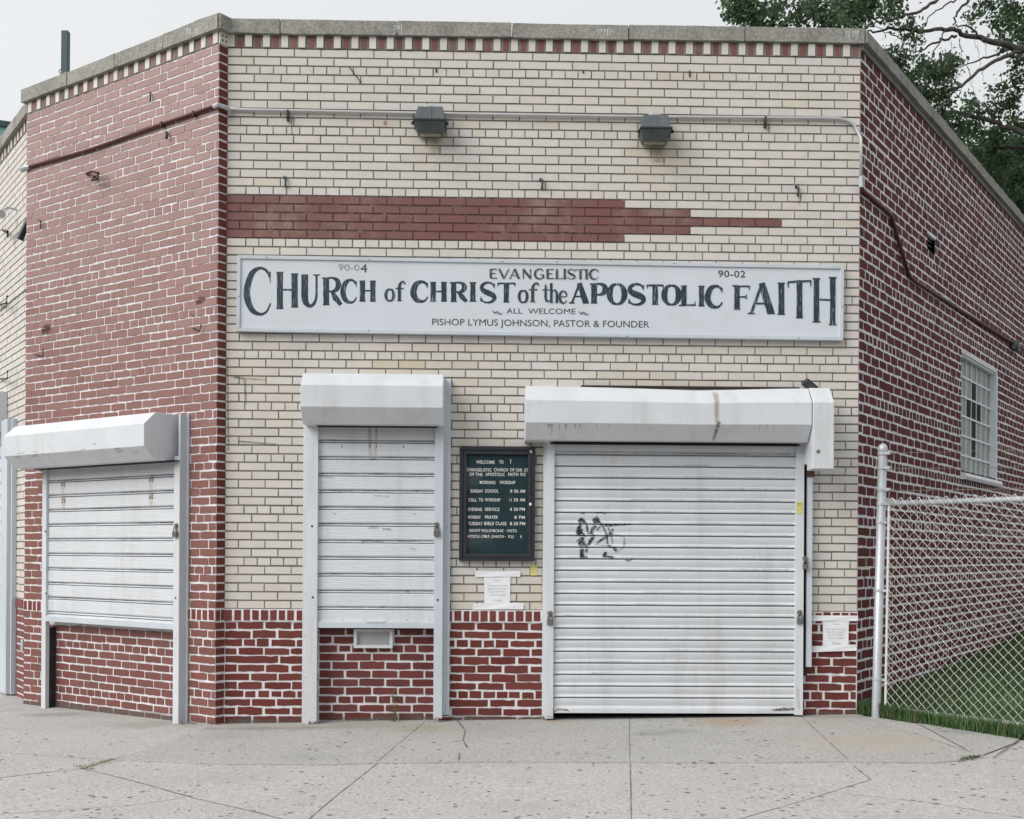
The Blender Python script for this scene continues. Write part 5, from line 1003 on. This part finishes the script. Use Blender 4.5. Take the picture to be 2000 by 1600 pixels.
mb = MB(); soft_mark(mb, FC, lambda s, z: .008, mx_(FC, .007, [(52, 566), (26, 586), (-4, 612)]), [.012]*3, [.8, .9, .8], (.05, .05, .03), .01); obj('dirt_stain', mb, M_decal, bld, tint=True, fixn=False)
# grime and contact shade painted together where the walls meet the pavement
def foot_grime_shade(F, s0, s1, d, par, al=.75):
    n = max(2, int((s1-s0)/.12)); P = []; W = []; A = []
    for i in range(n+1):
        s = s0+(s1-s0)*i/n; q = F.p(s, 0, 0); P.append((s, zg(q[0], q[1])+.012)); W.append(random.uniform(.02, .06)); A.append(al*random.uniform(.4, 1))
    mb = MB(); soft_mark(mb, F, lambda s, z: d, P, W, A, (.13, .125, .11), .02); obj('ground_grime_shade', mb, M_decal, par, tint=True, fixn=False)
foot_grime_shade(FF, .01, ps(FF, 590, 1400, 0), .0075, wb); foot_grime_shade(FF, hd2[0]+.01, hd2[1]-.01, -.029, wb); foot_grime_shade(FF, ps(FF, 880, 1400, 0), ps(FF, 1062, 1400, 0), .0075, wb); foot_grime_shade(FF, ps(FF, 1572, 1400, 0), WF-.01, .0075, wb)
foot_grime_shade(FP, 0.0, hl[0]-.02, .0085, bld); foot_grime_shade(FP, hl[0]+.04, hl[1]-.03, -RD+.0075, bld, .9); foot_grime_shade(FP, hl[1]+.14, WP-.01, .0085, bld); foot_grime_shade(FS, .02, 3.0, .006, bld)
# lime runs on the coping
for F, us, v0 in ((FF, [1650+random.random()*26 for _ in range(16)], 60), (FF, [775+random.gauss(0, 7) for _ in range(7)], 50), (FF, [1180+random.gauss(0, 6) for _ in range(5)], 57), (FP, [370+random.gauss(0, 12) for _ in range(10)], 56)):
    mb = MB()
    for u in us:
        v1 = v0+random.uniform(6, 20); d_ = .042 if F is FF else .049; soft_mark(mb, F, lambda s, z: d_, mx_(F, d_, [(u, v0), (u+random.uniform(-1, 1), v1)]), [.008, .004], [1, .4], (.66, .68, .70), .01)
    obj('lime_run', mb, M_decal, bld, tint=True, fixn=False)
# ------------------------------------------------------------ roof post and far building
mb = MB(); a, b = at(127, 172, 11.3), at(128.5, 62, 11.3); hx = .033
mb.hexa([(a[0]-hx, a[1]-hx, a[2]-.4), (a[0]+hx, a[1]-hx, a[2]-.4), (a[0]+hx, a[1]+hx, a[2]-.4), (a[0]-hx, a[1]+hx, a[2]-.4), (b[0]-hx, b[1]-hx, b[2]), (b[0]+hx, b[1]-hx, b[2]), (b[0]+hx, b[1]+hx, b[2]), (b[0]-hx, b[1]+hx, b[2])])
rp = thing('roof_post', 'dark steel post standing on the roof behind the left coping', 'post', (a[0], a[1], 5.0)); obj('shaft', mb, M_tealk, rp, bevel=.004)
mb = MB(); e = at(119, 140, 11.3); mb.tube([(e[0]+.02*math.cos(t), e[1], e[2]+.02*math.sin(t)) for t in np.linspace(0, 6.0, 9)], .004, 6); obj('ring', mb, M_rust, rp)
tb = thing('distant_building', 'teal clad building just showing behind the coping at the left edge', 'building', (-14.5, 26, 0))
FD = Frame((at(-140, 235, 24)[0], 24), (1.0, .42)); zT = at(8, 252, 25)[2]
mb = MB(); mb.box(FD, 0, 2.45, -8, 0, -.3, zT-.12); obj('wall', mb, M_teal, tb); mb = MB(); mb.box(FD, -.03, 2.48, -8.02, .05, zT-.12, zT); obj('roof_edge', mb, M_tealk, tb)
# ------------------------------------------------------------ lawn, fence
LE = [gpx(1690, 1399), gpx(1728, 1404), gpx(1800, 1414.5), gpx(1900, 1431), gpx(2000, 1447)]
dv = Vector(LE[4])-Vector(LE[1]); dv.normalize(); far_ = Vector(LE[4])+dv*6
Ls = Vector(LE[1]); ledge = lambda p: (p[0]-Ls.x)*dv.y-(p[1]-Ls.y)*dv.x        # < 0 on the lawn side
mb = MB(); NX = 40
A = [FS.p(WS*i/NX, -.02, 0) for i in range(NX+1)]; Bp = [tuple(Ls+dv*(9.0*i/NX)) for i in range(NX+1)]
V_ = []; K = 30
for j in range(K+1):
    for i in range(NX+1):
        f = j/K; x, y = A[i][0]*(1-f)+Bp[i][0]*f, A[i][1]*(1-f)+Bp[i][1]*f; V_.append((x, y, zl(x, y)+.004))
mb.poly(V_, [(j*(NX+1)+i, j*(NX+1)+i+1, (j+1)*(NX+1)+i+1, (j+1)*(NX+1)+i) for j in range(K) for i in range(NX)]); lawn = obj('lawn', mb, M_soil); lawn['kind'] = 'structure'
mb = MB(); mb.face([(9, 17, .2), (60, -2, .2), (60, 60, .2), (2, 60, .2)]); o = obj('far_lawn', mb, M_soil); o['kind'] = 'structure'
fence = thing('chain_link_fence', 'galvanised chain link fence with three barbed wires right of the building', 'fence', (2.80, 8.80, 0.07))
def gF(u, v, Y): return at(u, v, Y)
fo = at(1718, 1084, 8.80); FE = Frame((fo[0], fo[1]), (.687, -.727)); LF = 2.6
zb_ = zg(fo[0], fo[1])
mb = MB(); pt = at(1724, 877, 8.80); pb = at(1711, 1402, 8.80); mb.tube([(pb[0], pb[1], pb[2]-.2), pb, pt], .0335, 14); post = obj('post', mb, M_galv, fence, smooth=True)
mb = MB(); mb.lathe(pt, [(.036, -.05), (.037, 0), (.034, .02), (.022, .036), (.006, .042)], 14, (.015, 0, 1)); obj('post_cap', mb, M_galv, post, smooth=True)
def on_post(z): f = (z-pb[2])/(pt[2]-pb[2]); return tuple(pb[j]+(pt[j]-pb[j])*f for j in range(3))
zr1, zr0 = 1.692, .135
for z in (2.075, 1.965, 1.80, 1.69, 1.55, 1.03, .35):
    q = on_post(z); mb = MB(); mb.lathe((q[0], q[1], z-.009), [(.0375, 0), (.0375, .018)], 14); mb.box(FE, .03, .085 if z > 1.7 else .06, -.012, .012, z-.010, z+.010); obj('clamp', mb, M_galv, fence)
mb = MB(); mb.tube([FE.p(.06, .0, zr1), FE.p(LF, 0, zr1+.01)], .021, 12); obj('top_rail', mb, M_galv, fence, smooth=True)
mb = MB(); mb.tube([FE.p(.05, 0, zr0), FE.p(LF, 0, zr0-.03)], .021, 12); obj('bottom_rail', mb, M_galv, fence, smooth=True)
mb = MB(); q1, q0 = FE.p(.075, 0, 1.67), FE.p(.055, 0, .06); mb.tube([q0, q1], .010, 8); obj('tension_bar', mb, M_chain, fence)
mb = MB(); q1 = FE.p(LF, 0, 0); mb.tube([(q1[0], q1[1], -.2), (q1[0], q1[1], 2.15)], .033, 12); obj('post', mb, M_galv, fence)
mb = MB(); hx = .0355; n_ = int((1.70-.06)/hx); sW = .075; par = 0
while sW < LF-.04:
    P = [FE.p(sW+(hx if (k+par) % 2 else 0)+random.gauss(0, .0009), (.025 if (k+par) % 2 else .019), .055+k*hx) for k in range(n_+2)]
    P[-1] = (P[-1][0], P[-1][1], P[-1][2]+.01); mb.tube(P, .0026, 4, cap=False); sW += hx; par ^= 1
obj('chain_link', mb, M_chain, fence)
for (z0, z1) in ((2.073, 2.05), (1.955, 1.93), (1.79, 1.80)):
    mb = MB(); n = 24
    P = [FE.p(.08+(LF-.08)*i/n, random.uniform(-.002, .002), z0+(z1-z0)*i/n-.05*math.sin(math.pi*i/n)*.5+random.uniform(-.003, .003)) for i in range(n+1)]
    mb.tube(P, .0022, 5)
    for i in range(1, n, 2):
        c_ = P[i]
        for a in (0.8, 2.4): mb.tube([(c_[0]-.014*math.cos(a), c_[1], c_[2]-.014*math.sin(a)), (c_[0]+.014*math.cos(a), c_[1], c_[2]+.014*math.sin(a))], .0014, 4)
    for k in range(3): mb.tube([FE.p(.07+.03*k, -.006, z0-.006), FE.p(.09+.03*k, .006, z0+.008)], .003, 4)
    obj('barbed_wire', mb, M_brass, fence)
# ------------------------------------------------------------ plants
def leaf_mat(name, c, tr=.35):
    m = bpy.data.materials.new(name); m.use_nodes = True; t = m.node_tree; N, L = t.nodes, t.links; b = N['Principled BSDF']; b.inputs['Roughness'].default_value = .55
    at_ = N.new('ShaderNodeAttribute'); at_.attribute_name = 'tint'; L.new(at_.outputs['Color'], b.inputs['Base Color'])
    tl = N.new('ShaderNodeBsdfTranslucent'); L.new(at_.outputs['Color'], tl.inputs['Color']); mx = N.new('ShaderNodeMixShader'); mx.inputs[0].default_value = tr
    L.new(b.outputs[0], mx.inputs[1]); L.new(tl.outputs[0], mx.inputs[2]); L.new(mx.outputs[0], N['Material Output'].inputs[0]); return m
M_leaf = leaf_mat('leaves', None, .6); M_grass = leaf_mat('grass_blades', None, .25)
def fast_mesh(name, V, Fq, C, m, parent=None):
    off = np.array(root_of(parent).location) if parent else np.zeros(3)
    me = bpy.data.meshes.new(name); n = len(Fq); me.vertices.add(len(V)); me.vertices.foreach_set('co', (V-off).astype(np.float32).ravel())
    me.loops.add(n*3); me.loops.foreach_set('vertex_index', Fq.astype(np.int32).ravel()); me.polygons.add(n)
    me.polygons.foreach_set('loop_start', np.arange(0, n*3, 3, dtype=np.int32)); me.polygons.foreach_set('loop_total', np.full(n, 3, dtype=np.int32))
    at_ = me.color_attributes.new('tint', 'FLOAT_COLOR', 'CORNER'); at_.data.foreach_set('color', np.repeat(np.c_[C, np.ones(n)], 3, axis=0).astype(np.float32).ravel())
    me.materials.append(m); me.update(calc_edges=True); me.validate()
    o = bpy.data.objects.new(name, me); COL.objects.link(o); o.parent = parent; return o
rng = np.random.default_rng(3)
def blades(P, h, w_, base, lean=.35, var=.3):
    n = len(P); a = rng.uniform(0, 2*np.pi, n); hh = h*rng.uniform(.5, 1.25, n); ln = rng.uniform(0, lean, n)*hh; b = rng.uniform(0, 2*np.pi, n)
    dx, dy = np.cos(a)*w_, np.sin(a)*w_; lx, ly = np.cos(b)*ln, np.sin(b)*ln
    v = np.stack([P+np.c_[-dx, -dy, 0*dx], P+np.c_[dx, dy, 0*dx], P+np.c_[lx*.4+dx*.7, ly*.4+dy*.7, hh*.6], P+np.c_[lx*.4-dx*.7, ly*.4-dy*.7, hh*.6], P+np.c_[lx, ly, hh]], 1).reshape(-1, 3)
    i = np.arange(n)[:, None]*5; f = np.concatenate([i+np.array([[0, 1, 2]]), i+np.array([[0, 2, 3]]), i+np.array([[3, 2, 4]])], 1).reshape(-1, 3)
    c = np.array(base)[None]*rng.uniform(1-var, 1+var, (n, 1))*rng.uniform(.85, 1.15, (n, 3)); return v, f, np.repeat(c, 3, axis=0)
N_ = 42000; t1, t2 = rng.uniform(0, 1, N_)**1.3, rng.uniform(0, 1, N_)
a_ = np.array([FS.p(0, -.0, 0)[:2]]) + np.outer(t1*7.5, FS.a); b_ = np.array([[Ls.x, Ls.y]])+np.outer(t1*3.2, [dv.x, dv.y]); xy = a_*(1-t2[:, None])+b_*t2[:, None]
Pz = np.c_[xy, [zl(x, y) for x, y in xy]]; v1, f1, c1_ = blades(Pz, .095, .0045, (.060, .120, .040))
patch = .5+.5*np.sin(Pz[:, 0]*3.1+np.sin(Pz[:, 1]*2.3)*1.7)*np.cos(Pz[:, 1]*2.7+1); c1_ *= np.repeat(.8+1.0*patch, 3)[:, None]; dry = np.repeat(rng.uniform(0, 1, N_) < .13, 3); c1_[dry] = np.array([.16, .15, .07])*rng.uniform(.7, 1.1, (dry.sum(), 1))
t = rng.uniform(0, 3.0, 2600); e = np.array([[Ls.x, Ls.y]])+np.outer(t, [dv.x, dv.y])+rng.normal(0, .03, (2600, 2))-np.array([[dv.y*.05, -dv.x*.05]]); Pz = np.c_[e, [zg(x, y) for x, y in e]]
v2, f2, c2_ = blades(Pz, .085, .005, (.060, .115, .038), .8)
keep = np.repeat(rng.uniform(0, 1, 2600) < .55+.45*np.sin(t*9+2*np.sin(t*4)), 15).reshape(2600, 15)[:, :3]; f2 = f2[keep.ravel()]; c2_ = c2_[keep.ravel()]
o = fast_mesh('grass', np.r_[v1, v2], np.r_[f1, f2+len(v1)], np.r_[c1_, c2_], M_grass); o['kind'] = 'stuff'
# shrub at the far end of the lawn
shp = FS.p(5.9, .55, 0); shr = thing('shrub', 'low dark green bush on the lawn beside the right wall', 'shrub', (shp[0], shp[1], zl(*shp[:2])))
def leaves(centers, radii, counts, size, cols, squash=.8, hang=.25):
    V, F, C = [], [], []; k0 = 0
    for (c, r, n) in zip(centers, radii, counts):
        n = int(n); d = rng.normal(0, 1, (n, 3)); d /= np.linalg.norm(d, axis=1)[:, None]; rad = r*rng.uniform(.15, 1, n)**.6
        # leaf clusters on twigs
        P = np.array(c)+d*rad[:, None]*np.array([1, 1, squash]); m_ = max(1, n//7); tw = P[rng.integers(0, m_, n)]*.55+P*.45 if n > 20 else P
        P = tw+rng.normal(0, size*.9, (n, 3))
        a = rng.normal(0, 1, (n, 3)); a[:, 2] -= hang*2; a /= np.linalg.norm(a, axis=1)[:, None]; b = np.cross(a, rng.normal(0, 1, (n, 3))); b /= np.linalg.norm(b, axis=1)[:, None]; nn = np.cross(a, b)
        s = size*rng.uniform(.6, 1.3, n)[:, None]
        v = np.stack([P, P+a*s*.5+b*s*.33+nn*s*.08, P+a*s, P+a*s*.5-b*s*.33+nn*s*.08], 1).reshape(-1, 3); i = k0+np.arange(n)[:, None]*4
        F.append(np.concatenate([i+np.array([[0, 1, 2]]), i+np.array([[0, 2, 3]])], 1).reshape(-1, 3)); V.append(v); k0 += 4*n
        cc = np.array(cols)[rng.integers(0, len(cols), n)]*rng.uniform(.75, 1.3, (n, 1))*rng.uniform(.8, 1.25); C.append(np.repeat(cc, 2, axis=0))
    return np.concatenate(V), np.concatenate(F), np.concatenate(C)
cs = [(shp[0]+rng.uniform(-.3, .3), shp[1]+rng.uniform(-.3, .3), zl(*shp[:2])+rng.uniform(.1, .45)) for _ in range(9)]
v, f, c = leaves(cs, [.2]*9, [160]*9, .06, [(.03, .075, .025), (.045, .10, .03)]); fast_mesh('foliage', v, f, c, M_leaf, shr)
mb = MB(); 
for q in cs[:5]: mb.tube([(shp[0], shp[1], zl(*shp[:2])-.02), q], [.012, .004], 5)
obj('stem', mb, M_bark, shr)
# weeds
wd_ = px(FF, 771, 1405, .03); wp_ = FF.p(wd_[0], .03, 0); z0 = zg(wp_[0], wp_[1])+.008; ztop = pz(FF, 769, 1340, .03)
weed = thing('weed', 'thin green weed stalk growing at the foot of the brick infill below the narrow shutter', 'weed', (wp_[0], wp_[1], z0))
mb = MB(); Pw = [(wp_[0]+.006*math.sin(i*1.1), wp_[1], z0+(ztop-z0)*i/8) for i in range(9)]; mb.tube(Pw, [.004-.00035*i for i in range(9)], 5); obj('stem', mb, mat('weed_stem', (.10, .14, .05), .7), weed)
v, f, c = leaves([Pw[i] for i in (0, 1, 2, 3, 4, 5, 6)], [.020, .022, .02, .014, .012, .01, .008], [16, 14, 12, 8, 6, 6, 5], .022, [(.08, .15, .04), (.11, .17, .06)]); fast_mesh('leaves', v, f, c, M_leaf, weed)
def crack_weed(label, l, n, h, col):
    P = []
    for _ in range(n):
        i = random.randrange(len(l)-1); t = random.random(); u = l[i][0]+(l[i+1][0]-l[i][0])*t; v = l[i][1]+(l[i+1][1]-l[i][1])*t; p = gpx(u, v, .009); P.append((p[0]+random.gauss(0, .012), p[1]+random.gauss(0, .012), p[2]))
    v, f, c = blades(np.array(P), h, .0035, col, 1.6); o = fast_mesh('crack_weed', v, f, c, M_grass); return tag(o, label, 'weed', 'tufts of grass in pavement cracks')
crack_weed('pale green tuft where the pavement joints meet at lower left', [(150, 1497), (165, 1500), (185, 1494), (205, 1488), (222, 1484)], 80, .017, (.26, .28, .13))
crack_weed('short dark green tuft in the pavement crack in front of the fence', [(1877, 1485), (1893, 1481), (1913, 1478)], 80, .018, (.07, .11, .04))
# ------------------------------------------------------------ tree
tree = thing('tree', 'tall leafy tree spreading bare dark limbs over the roof at upper right', 'tree', (9.4, 16.2, .2))
TB = (9.4, 16.2)
mb = MB(); mb.tube([(TB[0], TB[1], -.1), (TB[0]-.05, TB[1], 1.2), (TB[0]-.2, TB[1]-.05, 3.4), (TB[0]-.35, TB[1]-.1, 5.6), (TB[0]-.5, TB[1], 8.0), (TB[0]-.3, TB[1]+.3, 11), (TB[0], TB[1]+.5, 14)], [.50, .38, .34, .31, .26, .17, .05], 14); obj('trunk', mb, M_bark, tree, smooth=True)
def limb(l, r, Ys):
    P = [at(u, v, Y) for (u, v), Y in zip(l, Ys)]; out, rr = [], []
    for i in range(len(P)-1):
        for k in range(5):
            f = k/5; out.append(tuple(P[i][j]+(P[i+1][j]-P[i][j])*f+random.gauss(0, .012) for j in range(3))); rr.append(r[i]+(r[i+1]-r[i])*f)
    out.append(P[-1]); rr.append(r[-1]); mb = MB(); mb.tube(out, [q*.48 for q in rr], 8); obj('limb', mb, M_bark, tree, smooth=True); return out
LIMBS = [
 ([(2240, 215), (2120, 135), (2000, 96), (1960, 89), (1900, 72), (1850, 57), (1790, 60), (1740, 57), (1688, 62)], (.2, .15, .105, .09, .07, .055, .045, .035, .02), (16.2, 16, 15.7, 15.6, 15.5, 15.3, 15.2, 15.1, 15)),
 ([(2000, 100), (1955, 112), (1900, 148), (1860, 180), (1840, 205), (1822, 226)], (.07, .055, .045, .035, .03, .02), (15.7, 15.6, 15.4, 15.3, 15.2, 15.1)),
 ([(1990, 93), (1930, 110), (1880, 130)], (.04, .03, .015), (15.7, 15.9, 16)),
 ([(2240, 350), (2100, 300), (2000, 262), (1950, 242), (1890, 224), (1840, 214), (1800, 222)], (.2, .14, .09, .075, .06, .045, .02), (16.2, 16.2, 16.3, 16.4, 16.4, 16.5, 16.6)),
 ([(2240, 380), (2080, 300), (2000, 284), (1945, 291), (1895, 306), (1870, 315)], (.16, .10, .06, .05, .03, .015), (16.2, 16.6, 16.8, 16.9, 17, 17)),
 ([(2250, 60), (2050, -60), (1880, -30), (1822, 4), (1800, 20), (1775, 28), (1740, 37), (1690, 52)], (.2, .13, .06, .045, .04, .035, .028, .015), (16.3, 16, 15.5, 15.1, 15, 15, 14.9, 14.8)),
 ([(1880, -20), (1868, 0), (1840, 15), (1815, 30), (1800, 55), (1785, 85)], (.03, .025, .02, .016, .012, .006), (15.3, 15.2, 15.2, 15.2, 15.1, 15.1)),
 ([(1900, -20), (1885, 10), (1868, 28), (1862, 50)], (.045, .035, .03, .02), (15.6, 15.5, 15.5, 15.5)),
 ([(1872, 70), (1840, 80), (1810, 92), (1784, 104)], (.04, .032, .025, .012), (15.4, 15.3, 15.3, 15.2)),
 ([(1920, 80), (1895, 52), (1870, 50), (1845, 56)], (.04, .025, .02, .01), (15.5, 15.4, 15.4, 15.4)),
 ([(1790, 60), (1760, 75), (1725, 62), (1700, 40)], (.02, .016, .012, .006), (15.2, 15.1, 15, 15)),
 ([(2010, 430), (1975, 390), (1985, 360), (2010, 340)], (.03, .025, .02, .02), (17.5, 17.5, 17.6, 17.8)),
 ([(1720, 45), (1680, 20), (1600, 5), (1520, 20), (1440, 12)], (.025, .02, .016, .010, .004), (15, 14.6, 14.2, 14, 13.8)),
 ([(1850, 57), (1820, 110), (1800, 150), (1790, 190)], (.02, .015, .01, .005), (15.3, 15.1, 15, 15)),
]
for l, r, Y in LIMBS: limb(l, r, Y)
for k in range(22):       # hanging twigs
    u, v = random.uniform(1700, 1960), random.uniform(40, 150); limb([(u, v), (u+random.uniform(-12, 12), v+random.uniform(20, 60))], (.009, .004), (15.2, 15.1))
CL = [(1440, 8, 26, 13.8), (1428, 20, 16, 13.8), (1445, 38, 14, 13.8), (1480, 48, 14, 13.9), (1455, 20, 22, 14), (1465, 30, 22, 13.9), (1500, 34, 22, 14), (1475, 5, 26, 14), (1530, 48, 16, 14), (1520, 10, 20, 14.2), (1560, 30, 26, 14.3), (1590, 12, 34, 14.6), (1620, 38, 30, 14.6), (1650, 15, 38, 15), (1690, 5, 34, 15.2), (1640, 48, 20, 14.4), (1680, 35, 26, 15),
      (1745, 12, 24, 15.3), (1770, 50, 18, 15.2), (1735, 35, 16, 15), (1790, 70, 16, 15.2), (1765, 110, 20, 15.1), (1735, 105, 18, 15), (1750, 140, 26, 15.2), (1720, 120, 14, 15), (1775, 165, 30, 15.2), (1745, 185, 24, 15), (1800, 130, 24, 15.3), (1835, 140, 34, 15.4), (1810, 180, 30, 15.4), (1860, 120, 24, 15.5), (1845, 175, 22, 15.4), (1790, 210, 30, 15.5),
      (1900, 30, 14, 15.6), (1930, 10, 20, 15.8), (1950, 45, 24, 15.9), (1975, 20, 34, 16), (1995, 60, 32, 16), (1960, 78, 16, 15.8), (1995, 120, 22, 16), (1985, 160, 24, 16.3), (1945, 175, 14, 16), (1975, 200, 26, 16.4),
      (1860, 235, 28, 16.4), (1895, 205, 22, 16.4), (1900, 250, 30, 16.6), (1940, 215, 24, 16.5), (1945, 265, 32, 16.8), (1985, 240, 28, 16.8), (1870, 265, 26, 16.5), (1905, 300, 30, 16.9), (1950, 310, 34, 17), (1990, 290, 34, 17.2), (1940, 350, 36, 17.3), (1980, 350, 36, 17.5), (1990, 400, 36, 17.5), (1960, 390, 30, 17.4), (1915, 335, 22, 17.1), (2000, 430, 30, 17.5), (1840, 205, 24, 15.6), (1830, 240, 22, 16),
      (2060, 60, 90, 16.5), (2080, 250, 90, 17), (2060, 420, 80, 17.5), (1800, -60, 60, 15.5), (1650, -50, 60, 15), (1950, -80, 80, 16), (1500, -40, 45, 14.3), (2150, 500, 90, 17.5), (2200, 150, 120, 16.5), (2150, -120, 140, 16.5), (1900, -200, 120, 16)]
cen, rad, cnt = [], [], []
for (u, v, r, Y) in CL:
    cen.append(at(u, v, Y)); R_ = r/FPX*Y*1.12; rad.append(R_); cnt.append(min(2600, 0.36*r*r*.86+18))
v, f, c = leaves(cen, rad, cnt, .066, [(.085, .145, .078), (.10, .165, .085), (.12, .185, .095), (.06, .11, .06), (.15, .21, .11)], .85)
fast_mesh('crown', v, f, c, M_leaf, tree)
# second, more distant tree that closes the gaps low at the right edge
t2_ = thing('tree', 'darker tree further back, filling the sky low behind the right coping', 'tree', (13.5, 27, .2))
mb = MB(); mb.tube([(13.5, 27, -.1), (13.4, 27, 3), (13.2, 27, 6.5)], [.35, .28, .12], 10); obj('trunk', mb, M_bark, t2_)
cs = [at(random.uniform(1890, 2160), random.uniform(290, 560), random.uniform(25, 29)) for _ in range(26)]
v, f, c = leaves(cs, [1.0]*26, [420]*26, .15, [(.035, .07, .038), (.05, .095, .045)]); fast_mesh('crown', v, f, c, M_leaf, t2_)

# unseen leaf mass added to darken low reflections and cut low sky light
cs = []; rr_ = []
for k in range(64):
    a = R(random.uniform(150, 284)); d = random.uniform(27, 34); cs.append((d*math.cos(a), 3+d*math.sin(a), random.uniform(.5, 6.5))); rr_.append(random.uniform(2.2, 3.4))
v, f, c = leaves(cs, rr_, [200]*64, 1.3, [(.03, .06, .028), (.04, .075, .03)]); o = fast_mesh('unseen_leaf_blocker', v, f, c, M_leaf); o['kind'] = 'stuff'
